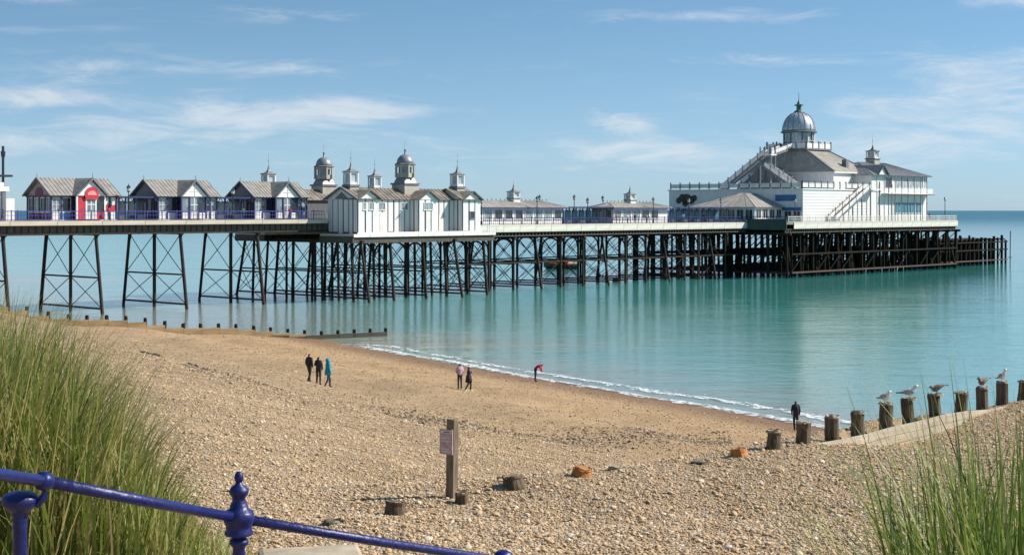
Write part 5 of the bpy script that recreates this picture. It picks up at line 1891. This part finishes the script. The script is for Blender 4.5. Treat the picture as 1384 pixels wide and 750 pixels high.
def grass(name, label, bases, seg=7):
    """bases: list of (x, y, z, length, width, heading, lean, droop, tone)"""
    V, F, T = [], [], []
    for (x, y, z, ln, w, hd, lean, droop, tone) in bases:
        p = Vector((x, y, z))
        a = lean
        o = len(V)
        side = Vector((-math.sin(hd), math.cos(hd), 0))
        tw = RND.uniform(-.6, .6)
        for i in range(seg + 1):
            k = i / seg
            ww = w * (1 - k ** 2.2) * (.55 + .45 * min(1, k * 4)) + .0006
            sd = (side * math.cos(tw) + Vector((math.cos(hd), math.sin(hd), 0)) * math.sin(tw)) * ww * .5
            V.append(p - sd)
            V.append(p + sd)
            T += [tone + .12 * k] * 2
            a = lean + droop * k * k
            p = p + Vector((math.sin(a) * math.cos(hd), math.sin(a) * math.sin(hd), math.cos(a))) * (ln / seg)
        for i in range(seg):
            F.append((o + 2 * i, o + 2 * i + 1, o + 2 * i + 3, o + 2 * i + 2))
    me = raw_mesh(name, [tuple(v) for v in V], F)
    a_ = me.attributes.new('tone', 'FLOAT', 'POINT')
    a_.data.foreach_set('value', np.array(T, np.float32))
    me.materials.append(MAT['grass_blade'])
    return tag(link(name, me), label, kind='stuff')


G_R = random.Random(3)
bs = []
for i in range(7600):
    y = G_R.uniform(8.0, 11.5)
    pxb = G_R.uniform(-190, 285) if G_R.random() < .8 else G_R.uniform(-190, 120)
    x = (pxb - 692) / 2000 * y
    top_px = np.interp(pxb, [-190, 0, 60, 120, 180, 230, 285], [395, 425, 450, 505, 590, 665, 735])
    z = G(x, y) - .03
    want = (12.5 - (top_px - 284.5) / 2000 * y) - z
    ln = max(.18, want) * (1.12 - .75 * G_R.random() ** 1.6)
    hd = G_R.gauss(.15, 1.1) if G_R.random() < .75 else G_R.uniform(-3.1, 3.1)
    bs.append((x, y, z, ln, G_R.uniform(.008, .017), hd, abs(G_R.gauss(.15, .15)), abs(G_R.gauss(.6, .6)) + (1.1 if G_R.random() < .08 else 0), min(1, max(0, G_R.gauss(.57, .22) + (.3 if G_R.random() < .2 else 0)))))
for i in range(1500):
    y = G_R.uniform(8.2, 10.5)
    pxb = G_R.uniform(120, 330)
    x = (pxb - 692) / 2000 * y
    bs.append((x, y, G(x, y) - .02, G_R.uniform(.15, .42), G_R.uniform(.005, .009), G_R.uniform(-3.1, 3.1), abs(G_R.gauss(.5, .3)), abs(G_R.gauss(.7, .4)), min(1, max(0, G_R.gauss(.62, .2)))))
grass('marram_grass', 'tall green and straw coloured marram grass on the left behind the blue rail', bs)
bs = []
for i in range(1250):
    y = G_R.uniform(5.4, 7.2)
    pxb = 1390 - abs(G_R.gauss(0, 90)) if G_R.random() < .85 else G_R.uniform(1180, 1460)
    pxb = min(pxb, 1500) + G_R.uniform(0, 50)
    x = (pxb - 692) / 2000 * y
    top_px = np.interp(pxb, [1120, 1180, 1240, 1300, 1384, 1450], [745, 680, 630, 610, 590, 580]) + G_R.gauss(0, 32)
    z = G(x, y) - .03
    want = (12.5 - (top_px - 284.5) / 2000 * y) - z
    ln = max(.3, want) * (1.1 - .45 * G_R.random() ** 1.3)
    bs.append((x, y, z, ln, G_R.uniform(.008, .026), G_R.gauss(2.6, 1.8), abs(G_R.gauss(.13, .10)), abs(G_R.gauss(.5, .5)), min(1, max(0, G_R.gauss(.22, .2) + (.45 if G_R.random() < .12 else 0)))))
for pxb, tp_, hd, lean, dr in ((1322, 445, 2.95, .08, .12), (1362, 480, 2.9, .12, .5), (1235, 590, 3.0, .2, .35), (1300, 520, 3.0, .05, .2), (1352, 505, .2, .02, .1), (1290, 560, 3.0, .15, .2), (1310, 480, 2.9, .05, .1)):
    y = 6.0
    x = (pxb - 692) / 2000 * y
    z = G(x, y)
    ln = ((12.5 - (tp_ - 284.5) / 2000 * y) - z) * 1.04
    bs.append((x, y, z, ln, .013, hd, lean, dr, .5))
grass('marram_grass', 'sparse dark green marram grass in the bottom right corner', bs)

# strand line of darker, larger stones left by the tide
rs = np.random.RandomState(9)
way = [(250, 66, 1.4), (330, 64, 1.2), (420, 60, 1.3), (520, 62, 1.2), (640, 64, 1.3), (760, 66, 1.4), (880, 70, 1.3), (990, 74, 1.0)]
X, Y, S = [], [], []
for (a, d0, w0), (c, d1, w1) in zip(way, way[1:]):
    for i in range(900):
        k = rs.uniform()
        px_, D = a + (c - a) * k, d0 + (d1 - d0) * k + rs.normal(0, w0 * 1.6)
        X.append((px_ - 692) / 2000 * D)
        Y.append(D)
        S.append(np.clip(np.exp(rs.normal(math.log(.04), .4)), .02, .10))
scatter('tideline_stones', 'darker stones and weed strewn in a line across the middle beach', np.array(X), np.array(Y), np.array(S), 'pebble_dark', 12)

X, Y, S = [], [], []
for (a, d0), (c, d1) in (((255, 70), (285, 68)), ((285, 68), (300, 66.3)), ((300, 66.3), (355, 67.2)), ((190, 74), (215, 73.5))):
    for i in range(170):
        k = rs.uniform()
        px_, D = a + (c - a) * k, d0 + (d1 - d0) * k + rs.normal(0, .28)
        X.append((px_ - 692) / 2000 * D)
        Y.append(D)
        S.append(np.clip(np.exp(rs.normal(math.log(.05), .4)), .02, .12))
mat('wet_weed', (0.05, 0.035, 0.02), 0.6, 0.2, 4)
scatter('seaweed_strand', 'dark strands of seaweed lying on the sand at the left', np.array(X), np.array(Y), np.array(S), 'wet_weed', 14)
